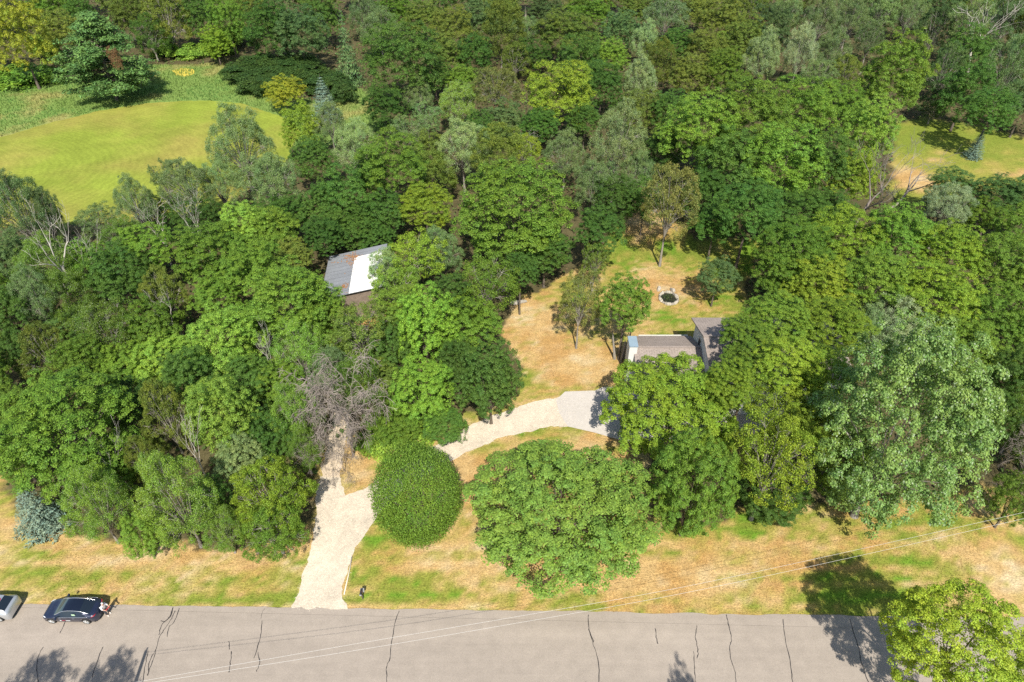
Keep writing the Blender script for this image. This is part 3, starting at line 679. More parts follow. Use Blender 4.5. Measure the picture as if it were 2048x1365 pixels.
# lap siding boards on the visible gable walls and on the chimney chase
def lap(parent, x, ya, yb, z0, top, step=.24):
    z = z0
    while True:
        y_a, y_b = ya, yb
        if top:
            yc, half, zE, zR = top
            if z+step > zE:
                f_ = (zR-(z+step))/(zR-zE)
                if f_ <= .03: break
                y_a, y_b = max(ya, yc-half*f_), min(yb, yc+half*f_)
        elif z+step > yb*0+zmax_: break
        MB().add([(x-.004,y_a,z),(x-.004,y_b,z),(x-.004,y_b,z+step),(x-.004,y_a,z+step),(x-.030,y_a,z),(x-.030,y_b,z),(x-.010,y_b,z+step),(x-.010,y_a,z+step)],
                 [(4,7,6,5),(0,1,5,4),(2,3,7,6),(1,2,6,5),(3,0,4,7)]).build('siding_board', M['siding'], parent)
        z += step
lap(wall2, mx0, myc-mh, myc+mh, 3.2, (myc, mh, mze+.1, mzr-.12), .24)
lap(wall1, x0, -hw, hw, .2, (0, hw, ze, zr-.14), .24)
# window in the main gable
wy = myb-3.0
win = MB().box(mx0-.075, mx0-.032, wy-.45, wy+.45, 3.75, 5.0).build('window', M['wood_rail'], house)
MB().box(mx0-.085, mx0-.076, wy-.38, wy+.38, 3.82, 4.93).build('pane', M['glass_dark'], win)
# chimney chase with a sloped metal cap at the left end of the low wing
ch_t = at(1266, 683, 5.25); cx_, cy_ = hx(ch_t.x), hy(ch_t.y)
chy0, chy1 = cy_-.75, cy_+.75; chx0, chx1 = cx_-.42, cx_+.42
chim = MB().box(chx0, chx1, chy0, chy1, 0, 5.05).build('chimney', M['siding'], house)
for k in range(20): MB().box(chx0-.012, chx1+.012, chy0-.012, chy1+.012, .2+k*.24, .2+k*.24+.215).build('siding_board', M['siding'], chim)
MB().add([(chx0-.06,chy0-.06,5.06),(chx1+.06,chy0-.06,5.06),(chx1+.06,chy1+.06,5.06),(chx0-.06,chy1+.06,5.06),(chx0-.06,chy0-.06,5.20),(chx1+.06,chy0-.06,5.20),(chx1+.06,chy1+.06,5.34),(chx0-.06,chy1+.06,5.34)],
         [(3,2,1,0),(4,5,6,7),(0,1,5,4),(1,2,6,5),(2,3,7,6),(3,0,4,7)]).build('chimney_cap', M['metal_cap'], chim)
# deck with a railing behind the low wing
dy1 = hw+1.6; dz = .9; dkx0 = hx(at(1280, 670, 2.6).x); dkx1 = -.05
deck = MB().box(dkx0, dkx1, hw+.05, dy1, dz-.2, dz-.03).build('deck', M['deck'], house)
nb_ = 10
for k in range(nb_): MB().box(dkx0+.01, dkx1-.01, hw+.06+(dy1-hw-.1)*k/nb_, hw+.06+(dy1-hw-.1)*(k+.93)/nb_, dz-.027, dz).build('deck_board', M['deck'], deck)
for k in range(5):
    xx = dkx0+.1+(dkx1-dkx0-.25)*k/4; MB().box(xx-.06, xx+.06, dy1-.12, dy1, 0, dz+1.02).build('deck_post', M['wood_rail'], deck)
MB().box(dkx0, dkx1, dy1-.14, dy1+.02, dz+1.03, dz+1.08).build('top_rail', M['wood_rail'], deck)
MB().box(dkx0+.02, dkx1-.02, dy1-.09, dy1-.03, dz+.1, dz+.16).build('bottom_rail', M['wood_rail'], deck)
bal = MB().box(-.02,.02,-.02,.02,0,.86).mesh('baluster', M['wood_rail'])
for k in range(44): link('baluster', bal, deck, (dkx0+.2+(dkx1-dkx0-.4)*k/43, dy1-.06, dz+.165))
# front: garage door and entry door (under the trees)
gd = MB().box(x0+1.2, x0+4.4, -hw-.06, -hw-.004, .02, 2.25).build('garage_door', M['wood_rail'], house)
for k in range(4): MB().box(x0+1.25, x0+4.35, -hw-.09, -hw-.062, .08+k*.54, .56+k*.54).build('door_panel', M['siding'], gd)
for k in range(3):
    xx = 2.0+k*3.8; ww = MB().box(xx, xx+1.3, myc-mh-.06, myc-mh-.004, 1.0, 2.3).build('window', M['wood_rail'], house); MB().box(xx+.08, xx+1.22, myc-mh-.075, myc-mh-.062, 1.08, 2.22).build('pane', M['glass_dark'], ww)
white_pipe = MB().tube([tuple(at(1226,761,.06)), tuple(at(1238,760,.06)), tuple(at(1250,760,.06))], .055, 8)
tag(white_pipe.build('pipe', mat('white_plastic', (.8,.78,.74), .5), smooth=True), 'white pipe lying on the lawn above the parking pad', 'pipe')

# ------------------------------------------------------------------ shed with a single-pitch metal roof
M['tin_grey'] = mat('weathered_tin', (.21,.22,.235), .55, metal=.25, noise=[(.7,.10),(5,.10)])
M['tin_white'] = mat('white_tin', (.74,.73,.70), .5, metal=.0, noise=[(.6,.04),(4,.05)])
M['rust'] = mat('leaf_litter', (.30,.15,.06), .95, noise=[(4,.3)])
M['barn'] = mat('barn_boards', (.22,.17,.13), .9, noise=[(3,.25)])
# roof corners (pixel, height): it rises to the right
A_ = at(641, 600, 3.2); B_ = at(766, 573, 5.0); D_ = at(660, 513, 3.2)
ux = (B_-A_); uy = Vector((D_.x-A_.x, D_.y-A_.y, 0)); C_ = B_+uy
shed = thing('shed', 'shed with a grey and white sheet-metal roof among the trees', 'shed', (A_.x, A_.y, 0))
def sp(a, b_, off=0.0):
    n = ux.cross(uy).normalized(); p = ux*a+uy*b_+Vector((0,0,A_.z))+n*off; return (p.x, p.y, p.z)
base = MB()
ins = [(.05,.04),(.95,.04),(.95,.96),(.05,.96)]
top_ = [sp(a, b_, -.10) for a, b_ in ins]; bot = [(p[0], p[1], 0) for p in top_]
base.add(bot+top_, [(3,2,1,0),(4,5,6,7),(0,1,5,4),(1,2,6,5),(2,3,7,6),(3,0,4,7)]); base.build('wall', M['barn'], shed)
rfm = MB().add([sp(0,0,-.08),sp(1,0,-.08),sp(1,1,-.08),sp(0,1,-.08),sp(0,0,-.01),sp(1,0,-.01),sp(1,1,-.01),sp(0,1,-.01)], [(3,2,1,0),(4,5,6,7),(0,1,5,4),(1,2,6,5),(2,3,7,6),(3,0,4,7)])
sroof = rfm.build('roof', M['tin_grey'], shed)
NP = 12
for side, (a0, a1) in (('grey', (0, .455)), ('white', (.46, 1.0))):
    for k in range(NP):
        b0, b1 = k/NP+.002, (k+1)/NP-.002; mb = MB(); rows = []
        nrib = 5
        for i in range(nrib*4+1):
            b_ = b0+(b1-b0)*i/(nrib*4); h = .035 if i % 4 in (1, 2) else .006
            rows.append((sp(a0-.012, b_, h+.004*(k%2)), sp(a1, b_, h+.004*(k%2))))
        v = [p for r_ in rows for p in r_]; f_ = [(2*i, 2*i+1, 2*i+3, 2*i+2) for i in range(len(rows)-1)]
        mb.add(v, f_).build('roof_sheet', M['tin_grey' if side == 'grey' or (k > 9) else 'tin_white'], sroof)
# drifts of fallen leaves on the roof
rng = np.random.default_rng(5); V_=[]; F_=[]; 
for k in range(300):
    c = random.Random(k).choice([(.42,.72,.05,.12),(.34,.86,.10,.05),(.45,.80,.03,.05),(.36,.18,.03,.03),(.2,.05,.12,.02)]); a_, b_ = rng.normal(c[0], c[2]), rng.normal(c[1], c[3])
    if not (0 < a_ < .98 and 0 < b_ < .98): continue
    p = np.array(sp(a_, b_, .045)); d1 = rng.normal(0,.09,3); d2 = rng.normal(0,.09,3); d1[2]*=.2; d2[2]*=.2; i = len(V_); V_ += [p-d1, p+d2, p+d1, p-d2]; F_.append((i,i+1,i+2,i+3))
tag(link('leaf_litter', mesh_np('leaf_litter', np.array(V_), np.array(F_), [M['rust']]), sroof), kind='stuff')

# ------------------------------------------------------------------ cars
def smoothstep_interp(x, xp, fp):
    xp = np.array(xp); fp = np.array(fp, float); d = np.gradient(fp, xp)
    i = np.clip(np.searchsorted(xp, x)-1, 0, len(xp)-2); h = xp[i+1]-xp[i]; t = (x-xp[i])/h
    s = (fp[i+1]-fp[i])/h
    m0 = np.where(np.sign(d[i]) == np.sign(s), np.sign(s)*np.minimum(np.abs(d[i]), 2.5*np.abs(s)), 0); m1 = np.where(np.sign(d[i+1]) == np.sign(s), np.sign(s)*np.minimum(np.abs(d[i+1]), 2.5*np.abs(s)), 0)
    return (2*t**3-3*t*t+1)*fp[i]+(t**3-2*t*t+t)*h*m0+(-2*t**3+3*t*t)*fp[i+1]+(t**3-t*t)*h*m1
M['tyre'] = mat('tyre_rubber', (.02,.02,.02), .85)
M['rim'] = mat('alloy_rim', (.70,.70,.68), .35, metal=.7)
M['lamp_glass'] = mat('lamp_glass', (.75,.78,.8), .1, spec=.6)
M['tail_red'] = mat('tail_lamp_red', (.35,.02,.03), .2, spec=.6)
M['chrome'] = mat('bright_trim', (.70,.71,.72), .25, metal=.8)
M['plastic'] = mat('black_plastic', (.02,.02,.022), .5)
M['tinted'] = mat('tinted_glass', (.012,.018,.026), .04, spec=.8)
M['tinted2'] = mat('windscreen_glass', (.05,.075,.08), .05, spec=.8)
M['decal_white'] = mat('white_decal', (.8,.8,.8), .5); M['decal_red'] = mat('red_decal', (.45,.03,.08), .5); M['tag_green'] = mat('pale_green_paper', (.45,.62,.42), .8)
def build_car(root, prof, paint, roof_mat, wheel_x, L, zs=.20, wr=.335, glass=(.25,.42,.72,.88), swin=(.29,.82), trim=True):
    NS = 61; xs_ = np.linspace(0, 1, NS); P = {k: smoothstep_interp(xs_, prof['x'], prof[k]) for k in ('zt','zb','wb','wt')}
    V = []; nv = 15
    for i, u in enumerate(xs_):
        x = u*L; wb, wt, zb, zt = P['wb'][i], P['wt'][i], P['zb'][i], P['zt'][i]
        z0 = zs + (.16 if u < .02 or u > .985 else 0)
        for wx in wheel_x:
            dx = abs(x-wx); R = wr+.06
            if dx < R: z0 = max(z0, wr*.98+math.sqrt(R*R-dx*dx)-.02)
        z0 = min(z0, zb-.12)
        half = [(wb*.93, z0), (wb*.995, z0+.35*(zb-z0)), (wb, z0+.68*(zb-z0)), (wb*.965, zb), (wb*.965*.46+wt*.54, zb+(zt-zb)*.47), (wt, zb+(zt-zb)*.90), (wt*.55, zt-.015*(zt-zb)/.5), (0, zt)]
        row = [(x, -y, z) for y, z in half] + [(x, y, z) for y, z in half[-2::-1]]
        V += row
    reg_ = {k: [] for k in ('body','windscreen','rear_window','roof_panel','side_window_a','side_window_b','side_window_c','side_window_d')}
    for i in range(NS-1):
        u = (xs_[i]+xs_[i+1])/2
        for j in range(nv-1):
            f_ = (i*nv+j, (i+1)*nv+j, (i+1)*nv+j+1, i*nv+j+1); k = 'body'
            if 5 <= j <= 8:
                if glass[0] < u < glass[1]: k = 'windscreen'
                elif glass[2] < u < glass[3]: k = 'rear_window'
                elif glass[1] <= u <= glass[2]: k = 'roof_panel'
            elif j in (3,4,9,10):
                lo, hi = swin; far_ = j in (9,10); upper = j in (4,9)
                l2 = lo+(.055 if upper else 0); h2 = hi-(.05 if upper else 0)
                if l2 < u < h2: k = ('side_window_a' if u < (lo+hi)/2+.0 else 'side_window_b') if not far_ else ('side_window_c' if u < (lo+hi)/2 else 'side_window_d')
            reg_[k].append(f_)
    b0 = [k for k in range(nv)]; reg_['body'].append(tuple(b0)); reg_['body'].append(tuple(reversed([(NS-1)*nv+k for k in range(nv)])))
    names = {'body': ('body', paint), 'windscreen': ('windscreen', M['tinted2']), 'rear_window': ('rear_window', M['tinted']), 'roof_panel': ('roof', roof_mat)}
    body = None
    for k, fs in reg_.items():
        if not fs: continue
        nm, mt = names.get(k, ('side_window', M['tinted']))
        used = sorted({a for f_ in fs for a in f_}); mp_ = {a: n for n, a in enumerate(used)}
        o = MB().add([V[a] for a in used], [tuple(mp_[a] for a in reversed(f_)) for f_ in fs]).build(nm, mt, root, smooth=True)
        if k == 'body': body = o
    MB().box(.25, L-.25, -prof['wb'][4]*.86, prof['wb'][4]*.86, zs-.03, .52).build('underbody', M['plastic'], root)
    # wheels
    tyre = MB(); n = 28; ring = [(.62,-.10),(.94,-.105),(1.0,-.07),(1.0,.07),(.94,.105),(.62,.10)]
    v = [(math.cos(2*math.pi*a/n)*r*wr, y, math.sin(2*math.pi*a/n)*r*wr) for a in range(n) for r, y in ring]; m_ = len(ring)
    tyre.add(v, [(a*m_+b_, a*m_+(b_+1)%m_, ((a+1)%n)*m_+(b_+1)%m_, ((a+1)%n)*m_+b_) for a in range(n) for b_ in range(m_)])
    tyre_me = tyre.mesh('tyre', M['tyre'], True)
    rim = MB(); rr = wr*.70
    rim.add([(math.cos(2*math.pi*a/n)*r_, y, math.sin(2*math.pi*a/n)*r_) for a in range(n) for r_, y in ((rr,-.108),(rr*.88,-.112),(rr*.86,-.07))], [(a*3+b_, a*3+b_+1, ((a+1)%n)*3+b_+1, ((a+1)%n)*3+b_) for a in range(n) for b_ in (0,1)])
    for s_ in range(5):
        for o_ in (-.16,.16):
            a = 2*math.pi*s_/5+.3; c1, s1 = math.cos(a+o_*.8), math.sin(a+o_*.8); c0, s0 = math.cos(a), math.sin(a)
            rim.tube([(c0*.03, -.118, s0*.03), (c1*rr*.9, -.106, s1*rr*.9)], [.024,.032], 5)
    rim.tube([(0,-.125,0),(0,-.06,0)], .06, 10); rim_me = rim.mesh('rim', M['rim'])
    disc_me = MB().tube([(0,-.05,0),(0,-.03,0)], rr*.95, 20).mesh('brake_disc', mat('brake_metal', (.25,.25,.25), .5, metal=.6))
    for wx in wheel_x:
        for s_ in (-1, 1):
            w = link('wheel', tyre_me, root, (wx, s_*(prof['wb'][4]-.11), wr)); w.rotation_euler = (0, 0, 0 if s_ < 0 else math.pi)
            link('rim', rim_me, w); link('brake_disc', disc_me, w)
    if trim:
        for s_ in (-1, 1):
            pts = []; pb = []
            for i, u in enumerate(xs_):
                if swin[0]-.03 < u < swin[1]+.05:
                    wb, wt, zb, zt = P['wb'][i], P['wt'][i], P['zb'][i], P['zt'][i]
                    pts.append((u*L, s_*(wt+.004), zb+(zt-zb)*.90)); pb.append((u*L, s_*(wb*.965+.006), zb+.004))
            MB().tube(pts, .022, 5).build('window_trim', M['chrome'], root, smooth=True); MB().tube(pb, .014, 5).build('window_trim', M['chrome'], root, smooth=True)
    return body, P, V
def mirror(root, x, y, z, paint):
    s_ = -1 if y < 0 else 1
    MB().box(-.07,.09,-.11,.11,-.07,.07).build('mirror', paint, root, bevel=.03, loc=(x, y+s_*.12, z))
# dark blue sedan
pc = at(88, 1229, .3); pr = at(209, 1229, .3)
w_f = at(103.4, 1245.6); w_r = at(174.5, 1245.6)
navy = mat('navy_car_paint', (.020,.026,.055), .28, metal=.35, spec=.6, coat=.8); black_roof = mat('black_glass_roof', (.008,.012,.024), .06, spec=.7)
LS = 4.69
car = thing('parked_car', 'dark blue sedan with glass roof parked at the road edge', 'car', (w_f.x-.62, w_f.y+.80, .020), math.atan2(RD.y, RD.x), 'cars parked along the road edge')
sed = {'x': [0,.025,.09,.24,.42,.53,.70,.88,.96,1.0], 'zt': [.52,.66,.77,.95,1.34,1.43,1.36,1.06,1.00,.80], 'zb': [.46,.58,.70,.86,.91,.93,.955,.98,.93,.74],
       'wb': [.40,.70,.85,.915,.92,.92,.92,.88,.76,.50], 'wt': [.32,.58,.71,.72,.575,.56,.56,.60,.60,.40]}
car.scale = (.965,.98,1.0)
body, P_, V_ = build_car(car, sed, navy, black_roof, (.86, 3.735), LS)
mirror(car, 1.52, -.93, .98, navy); mirror(car, 1.52, .93, .98, navy)
for s_ in (-1, 1):
    MB().tube([(.16,s_*.60,.665),(.30,s_*.70,.70),(.46,s_*.79,.735)], [.03,.05,.02], 6).build('headlight', M['lamp_glass'], car, smooth=True)
    MB().tube([(4.56,s_*.50,.93),(4.50,s_*.70,.93),(4.32,s_*.845,.91)], [.03,.05,.02], 6).build('taillight', M['tail_red'], car, smooth=True)
    MB().tube([(1.62,s_*.924,.80),(1.80,s_*.924,.80)], .012, 5).build('door_handle', M['chrome'], car); MB().tube([(2.78,s_*.924,.82),(2.96,s_*.924,.82)], .012, 5).build('door_handle', M['chrome'], car)
MB().box(4.640,4.655,-.26,.26,.62,.76).build('license_plate', M['decal_white'], car)
# lettering on the door, too small to read in the photograph: white mark, red run, white block
let = MB()
def dash(mb, x0, x1, z0, z1, y=-.928): mb.box(x0, x1, y-.003, y, z0, z1)
dash(let, 1.66, 1.73, .50, .62); dash(let, 1.73, 1.80, .50, .555)
for k in range(7): dash(let, 2.14+k*.055, 2.14+k*.055+.042, .50, .57+.012*(k%2))
lo_ = let.build('lettering', M['decal_white'], car)
l2 = MB()
for k in range(6): dash(l2, 1.83+k*.05, 1.83+k*.05+.037, .505, .56+.015*((k+1)%2))
l2.build('lettering', M['decal_red'], car)
MB().box(2.78,3.06,-.80,-.775,1.00,1.22).build('window_tag', M['tag_green'], car)
# silver hatchback in front of it
silver = mat('silver_car_paint', (.50,.52,.54), .3, metal=.55, spec=.6, coat=.6)
sr = at(40, 1234, .3); s_gap = at(2, 1241)
sc_car = thing('parked_car', 'silver hatchback with red and white stickers, cut by the left picture edge', 'car', (s_gap.x-3.40, s_gap.y+.82, .020), math.atan2(RD.y, RD.x), 'cars parked along the road edge')
hat = {'x': [0,.025,.09,.24,.40,.52,.79,.945,.98,1.0], 'zt': [.55,.72,.84,1.0,1.44,1.52,1.47,1.12,1.05,.82], 'zb': [.5,.62,.76,.92,.97,.99,1.02,1.04,.98,.76],
       'wb': [.6,.80,.88,.91,.92,.92,.92,.89,.82,.66], 'wt': [.46,.66,.74,.72,.60,.59,.59,.64,.68,.56]}
build_car(sc_car, hat, silver, silver, (.85, 3.50), 4.45, glass=(.25,.40,.805,.935), trim=False)
mirror(sc_car, 1.5, -.93, 1.03, silver); mirror(sc_car, 1.5, .93, 1.03, silver)
for s_ in (-1, 1):
    MB().tube([(.16,s_*.74,.70),(.30,s_*.80,.75),(.46,s_*.835,.78)], [.03,.05,.02], 6).build('headlight', M['lamp_glass'], sc_car, smooth=True)
    MB().tube([(4.33,s_*.56,.96),(4.26,s_*.74,.97),(4.08,s_*.86,.96)], [.03,.06,.02], 6).build('taillight', M['tail_red'], sc_car, smooth=True)
# round red sticker on the roof edge and a red and white mark on the rear corner
stk = MB(); n = 20; stk.add([(3.42+.13*math.cos(2*math.pi*k/n), .10+.17*math.sin(2*math.pi*k/n), 1.522-.16*(.13*math.cos(2*math.pi*k/n))) for k in range(n)], [tuple(range(n))]); stk.build('sticker', M['decal_red'], sc_car)
rs = MB()
for k in range(4): rs.box(3.78+k*.075, 3.84+k*.075, -.872+.012*k, -.862+.012*k, .84+.03*(k%2), .96+.03*(k%2))
rs.build('sticker', M['decal_red'], sc_car)

# ------------------------------------------------------------------ person bending at the back of the sedan
def skinned(name, joints, bones, material, parent, sub=2):
    me = bpy.data.meshes.new(name); me.from_pydata([j[0] for j in joints], bones, []); me.update()
    o = link(name, me, parent); me.materials.append(material)
    md = o.modifiers.new('skin', 'SKIN'); md.use_smooth_shade = True
    for i, j in enumerate(joints):
        r = j[1] if hasattr(j[1], '__len__') else (j[1], j[1]); me.skin_vertices[0].data[i].radius = r
        me.skin_vertices[0].data[i].use_root = (i == 0)
    s_ = o.modifiers.new('sub', 'SUBSURF'); s_.levels = sub; s_.render_levels = sub
    return o
pf = at(217, 1229)
per = thing('person', 'person in a pale grey top holding something red behind the dark sedan', 'person', (pf.x, pf.y, .020), -.35)
SK = mat('skin', (.50,.30,.21), .6); SH = mat('pale_grey_top', (.66,.65,.66), .85); TR = mat('dark_trousers', (.05,.05,.06), .85); HA = mat('pale_cap', (.72,.70,.66), .8); SHO = mat('pale_shoes', (.7,.68,.64), .7); RED = mat('red_cloth', (.50,.05,.05), .7)
# x is where the person faces
J = [((-.02,0,.93),(.15,.12)), ((.0,0,1.12),(.14,.11)), ((.05,0,1.32),(.16,.11)), ((.10,0,1.45),(.07,.07)), ((.13,0,1.52),(.055,.055)), ((.17,0,1.60),(.085,.075)), ((.19,0,1.70),(.085,.078)),
     ((.07,.19,1.40),.062), ((.14,.25,1.16),.048), ((.36,.19,1.12),.04), ((.07,-.19,1.40),.062), ((.14,-.25,1.16),.048), ((.36,-.19,1.12),.04),
     ((-.02,.10,.88),.095), ((.03,.11,.50),.066), ((-.03,.12,.10),.045), ((.10,.13,.05),.04), ((-.02,-.10,.88),.095), ((.05,-.11,.50),.066), ((.01,-.12,.10),.045), ((.14,-.13,.05),.04)]
Bn = [(0,1),(1,2),(2,3),(3,4),(4,5),(5,6),(2,7),(7,8),(8,9),(2,10),(10,11),(11,12),(0,13),(13,14),(14,15),(15,16),(0,17),(17,18),(18,19),(19,20)]
nJ = len(J)
for s_, wi in ((1, 9), (-1, 12)):
    y = .19*s_; pi_ = len(J); J.append(((.42, y*.95, 1.115), (.030,.020))); Bn.append((wi, pi_))
    for k, (dy, ln) in enumerate(((.03,.075),(.01,.085),(-.01,.08),(-.03,.062))):
        a = len(J); J.append(((.46+ln*.35, y*.95+dy, 1.11), .010)); J.append(((.46+ln*.8, y*.95+dy, 1.085), .009)); Bn += [(pi_, a), (a, a+1)]
    a = len(J); J.append(((.43, y*.95-s_*.035, 1.125), .011)); J.append(((.465, y*.95-s_*.05, 1.12), .010)); Bn += [(pi_, a), (a, a+1)]
skinned('body', J, Bn, SK, per)
skinned('top', [((-.02,0,.92),(.185,.15)), ((.0,0,1.12),(.175,.14)), ((.05,0,1.32),(.19,.14)), ((.09,0,1.42),(.11,.10)), ((.07,.19,1.40),.085), ((.14,.25,1.16),.066), ((.24,.22,1.14),.058), ((.07,-.19,1.40),.085), ((.14,-.25,1.16),.066), ((.24,-.22,1.14),.058)],
        [(0,1),(1,2),(2,3),(2,4),(4,5),(5,6),(2,7),(7,8),(8,9)], SH, per)
skinned('trousers', [((-.02,0,.93),(.165,.135)), ((-.02,.10,.86),.112), ((.03,.11,.50),.085), ((-.03,.12,.12),.068), ((-.02,-.10,.86),.112), ((.05,-.11,.50),.085), ((.01,-.12,.12),.068)], [(0,1),(1,2),(2,3),(0,4),(4,5),(5,6)], TR, per)
for s_, dx in ((1, 0), (-1, .04)): skinned('shoe', [((-.07+dx,.12*s_,.045),.05), ((.06+dx,.125*s_,.05),.052), ((.17+dx,.13*s_,.04),.042)], [(0,1),(1,2)], SHO, per, 1)
skinned('cap', [((.16,0,1.66),(.105,.098)), ((.16,0,1.76),(.09,.085)), ((.15,0,1.80),(.05,.05))], [(0,1),(1,2)], HA, per)
face = MB()
for s_ in (-1, 1): face.tube([(.262,s_*.032,1.665),(.272,s_*.032,1.665)], .010, 6)
face.tube([(.262,0,1.66),(.285,0,1.635),(.266,0,1.625)], [.006,.013,.006], 6); face.tube([(.262,-.024,1.60),(.270,0,1.597),(.262,.024,1.60)], .006, 5)
for s_ in (-1, 1): face.tube([(.17,s_*.078,1.66),(.17,s_*.092,1.64),(.175,s_*.080,1.61)], [.008,.014,.006], 5)
face.build('face_features', mat('face_detail', (.25,.12,.09), .7), per)
cl = at(221, 1216, 1.05); clv = MB(); clv.box(-.02,.03,-.20,.20,-.05,.09)
hold = clv.build('folded_cloth', RED, None, bevel=.015); hold.location = per.matrix_basis @ Vector((.47,0,1.135)); hold.rotation_euler = (0, .25, -.35)
tag(hold, 'red folded cloth held by the person behind the sedan', 'cloth')

# ------------------------------------------------------------------ mailbox, lying pole, rock, stone ring
mb_p = at(726, 1198)
mail = thing('mailbox', 'dark mailbox on a post beside the driveway mouth', 'mailbox', (mb_p.x, mb_p.y, 0))
DKW = mat('dark_wood', (.10,.08,.06), .9, noise=[(4,.2)]); BOX = mat('black_mailbox', (.035,.035,.038), .5); GRY = mat('grey_metal', (.45,.45,.46), .5, metal=.3)
MB().box(-.05,.05,-.05,.05,0,1.02).build('post', DKW, mail, bevel=.008)
MB().box(-.045,.045,-.30,.22,.93,1.018).build('arm', DKW, mail)
v = []; n = 10
for y in (-.34,.20):
    v += [(-.09,y,1.02),(.09,y,1.02)] + [(.09*math.cos(math.pi*k/n), y, 1.13+.09*math.sin(math.pi*k/n)) for k in range(n+1)]
m_ = n+3; f_ = [tuple(reversed(range(m_))), tuple(range(m_, 2*m_))] + [(k, (k+1)%m_, m_+(k+1)%m_, m_+k) for k in range(m_)]
mbx = MB().add(v, f_).build('box', BOX, mail)
MB().box(-.085,.085,-.352,-.342,1.03,1.20).build('door', GRY, mbx); MB().box(.092,.10,-.1,-.08,1.08,1.26).build('flag', M['decal_red'], mbx)
MB().box(-.16,.16,.22,.40,.62,.95).build('newspaper_box', GRY, mail, bevel=.01)
p0, p1 = at(688, 1190, .05), at(704, 1114, .05)
tag(MB().tube([tuple(p0), tuple((p0+p1)/2+Vector((.03,0,.02))), tuple(p1)], .05, 8).build('pole', mat('bleached_pole', (.66,.58,.45), .8, noise=[(5,.12)]), smooth=True), 'pale bleached pole lying on the grass along the driveway', 'pole')
def stone_mesh(seed, material, sx=1, sy=1, sz=1):
    rng = random.Random(seed); bm = bmesh.new(); bmesh.ops.create_icosphere(bm, subdivisions=2, radius=1)
    for v in bm.verts:
        k = 1+.22*math.sin(v.co.x*3.1+seed)+.15*math.sin(v.co.y*4.3+seed*2)+rng.uniform(-.08,.08); v.co = Vector((v.co.x*k*sx, v.co.y*k*sy, max(v.co.z*k*sz, -.35*sz)))
    me = bpy.data.meshes.new('stone'); bm.to_mesh(me); bm.free(); me.materials.append(material); return me
STN = mat('pale_stone', (.42,.375,.30), .9, noise=[(2,.15),(9,.2)], bump=.4); STG = mat('grey_stone', (.30,.27,.22), .9, noise=[(2,.15),(9,.2)], bump=.4)
rk = at(1037, 606)
o = link('boulder', stone_mesh(4, STG, .95, .55, .30), loc=(rk.x, rk.y, .08)); o.rotation_euler = (0,0,.25); tag(o, 'flat pale grey boulder at the edge of the dry lawn under the trees', 'rock')
rc = at(1337, 598)
pit = thing('fire_pit', 'ring of pale stones around a weedy dark hollow on the back lawn', 'fire pit', (rc.x, rc.y, 0))
MB().add([(math.cos(2*math.pi*k/24)*1.05, math.sin(2*math.pi*k/24)*1.25, .045) for k in range(24)], [tuple(range(24))]).build('dark_soil', mat('wet_soil', (.025,.024,.016), .6, noise=[(4,.4)]), pit)
st3 = [stone_mesh(20+k, STN if k < 3 else STG, .24, .18, .24) for k in range(4)]
for k in range(24):
    a = 2*math.pi*k/24; rng_ = random.Random(k); s_ = link('stone', st3[k % 4], pit, (math.cos(a)*1.15, math.sin(a)*1.35, .07)); s_.rotation_euler = (0,0,a+math.pi/2+rng_.uniform(-.3,.3)); q = rng_.uniform(.75,1.2); s_.scale = (q,q,q)
for k, (dx, dy) in enumerate(((-.95,1.9),(-.8,2.3),(.75,1.85),(.95,1.6))):
    s_ = link('stone', st3[(k+1) % 4], pit, (dx, dy, .08)); s_.rotation_euler = (0,0,k); s_.scale = (1.3,1.3,1.5)
rng = np.random.default_rng(3); n = 260; Pp = np.stack([rng.normal(-.1,.5,n), rng.normal(-.1,.55,n), rng.uniform(.08,.45,n)], 1)
Vv, Ff = leaf_quads(Pp, norm(rdirs(rng,n)+np.array((0,0,.5))), .16, .35, rng)
wm = attr_mat('weed', 'col', .2); tag(link('weeds', mesh_np('weeds', Vv, Ff, [wm], {'col': ('FLOAT_COLOR', np.concatenate([np.array((.07,.11,.03))*rng.uniform(.5,1.5,(n,1)), np.ones((n,1))],1))}), pit), kind='stuff')

# ------------------------------------------------------------------ overhead wires and the poles that carry them (the poles stand just outside the picture)
tipw = at(292, 1303); PH = 7.8; kk = PH/math.tan(SUN_EL)
pole_xy = Vector((tipw.x-math.sin(SHADOW_AZ)*kk, tipw.y-math.cos(SHADOW_AZ)*kk, 0))
WIRE = mat('pale_cable', (.60,.58,.54), .6)
PW = mat('pole_wood', (.20,.16,.12), .9, noise=[(3,.2)])
wires = [[(700,1290,5.2),(1020,1236,4.8),(1348,1178,4.9),(1700,1103,5.6),(2048,1025,6.9),(2300,965,7.7)],
         [(700,1303,5.1),(1020,1249,4.7),(1348,1190.5,4.8),(1700,1116,5.5),(2048,1037.5,6.8),(2300,978,7.6)]]
endp = None
for k, w in enumerate(wires):
    pts = [np.array((pole_xy.x, pole_xy.y+.12*k, PH-.1-.4*k))] + [np.array(tuple(at(*q))) for q in w]
    e = pts[-1]; pts.append(e+np.array((9,5.0,1.2))*1.0); endp = pts[-1]
    tag(MB().tube([tuple(p) for p in catmull(pts, 8)], .009, 5, cap=False).build('overhead_wire', WIRE, smooth=True), ('upper' if k == 0 else 'lower')+' of the two pale cables strung across the road', 'cable', 'overhead cables')
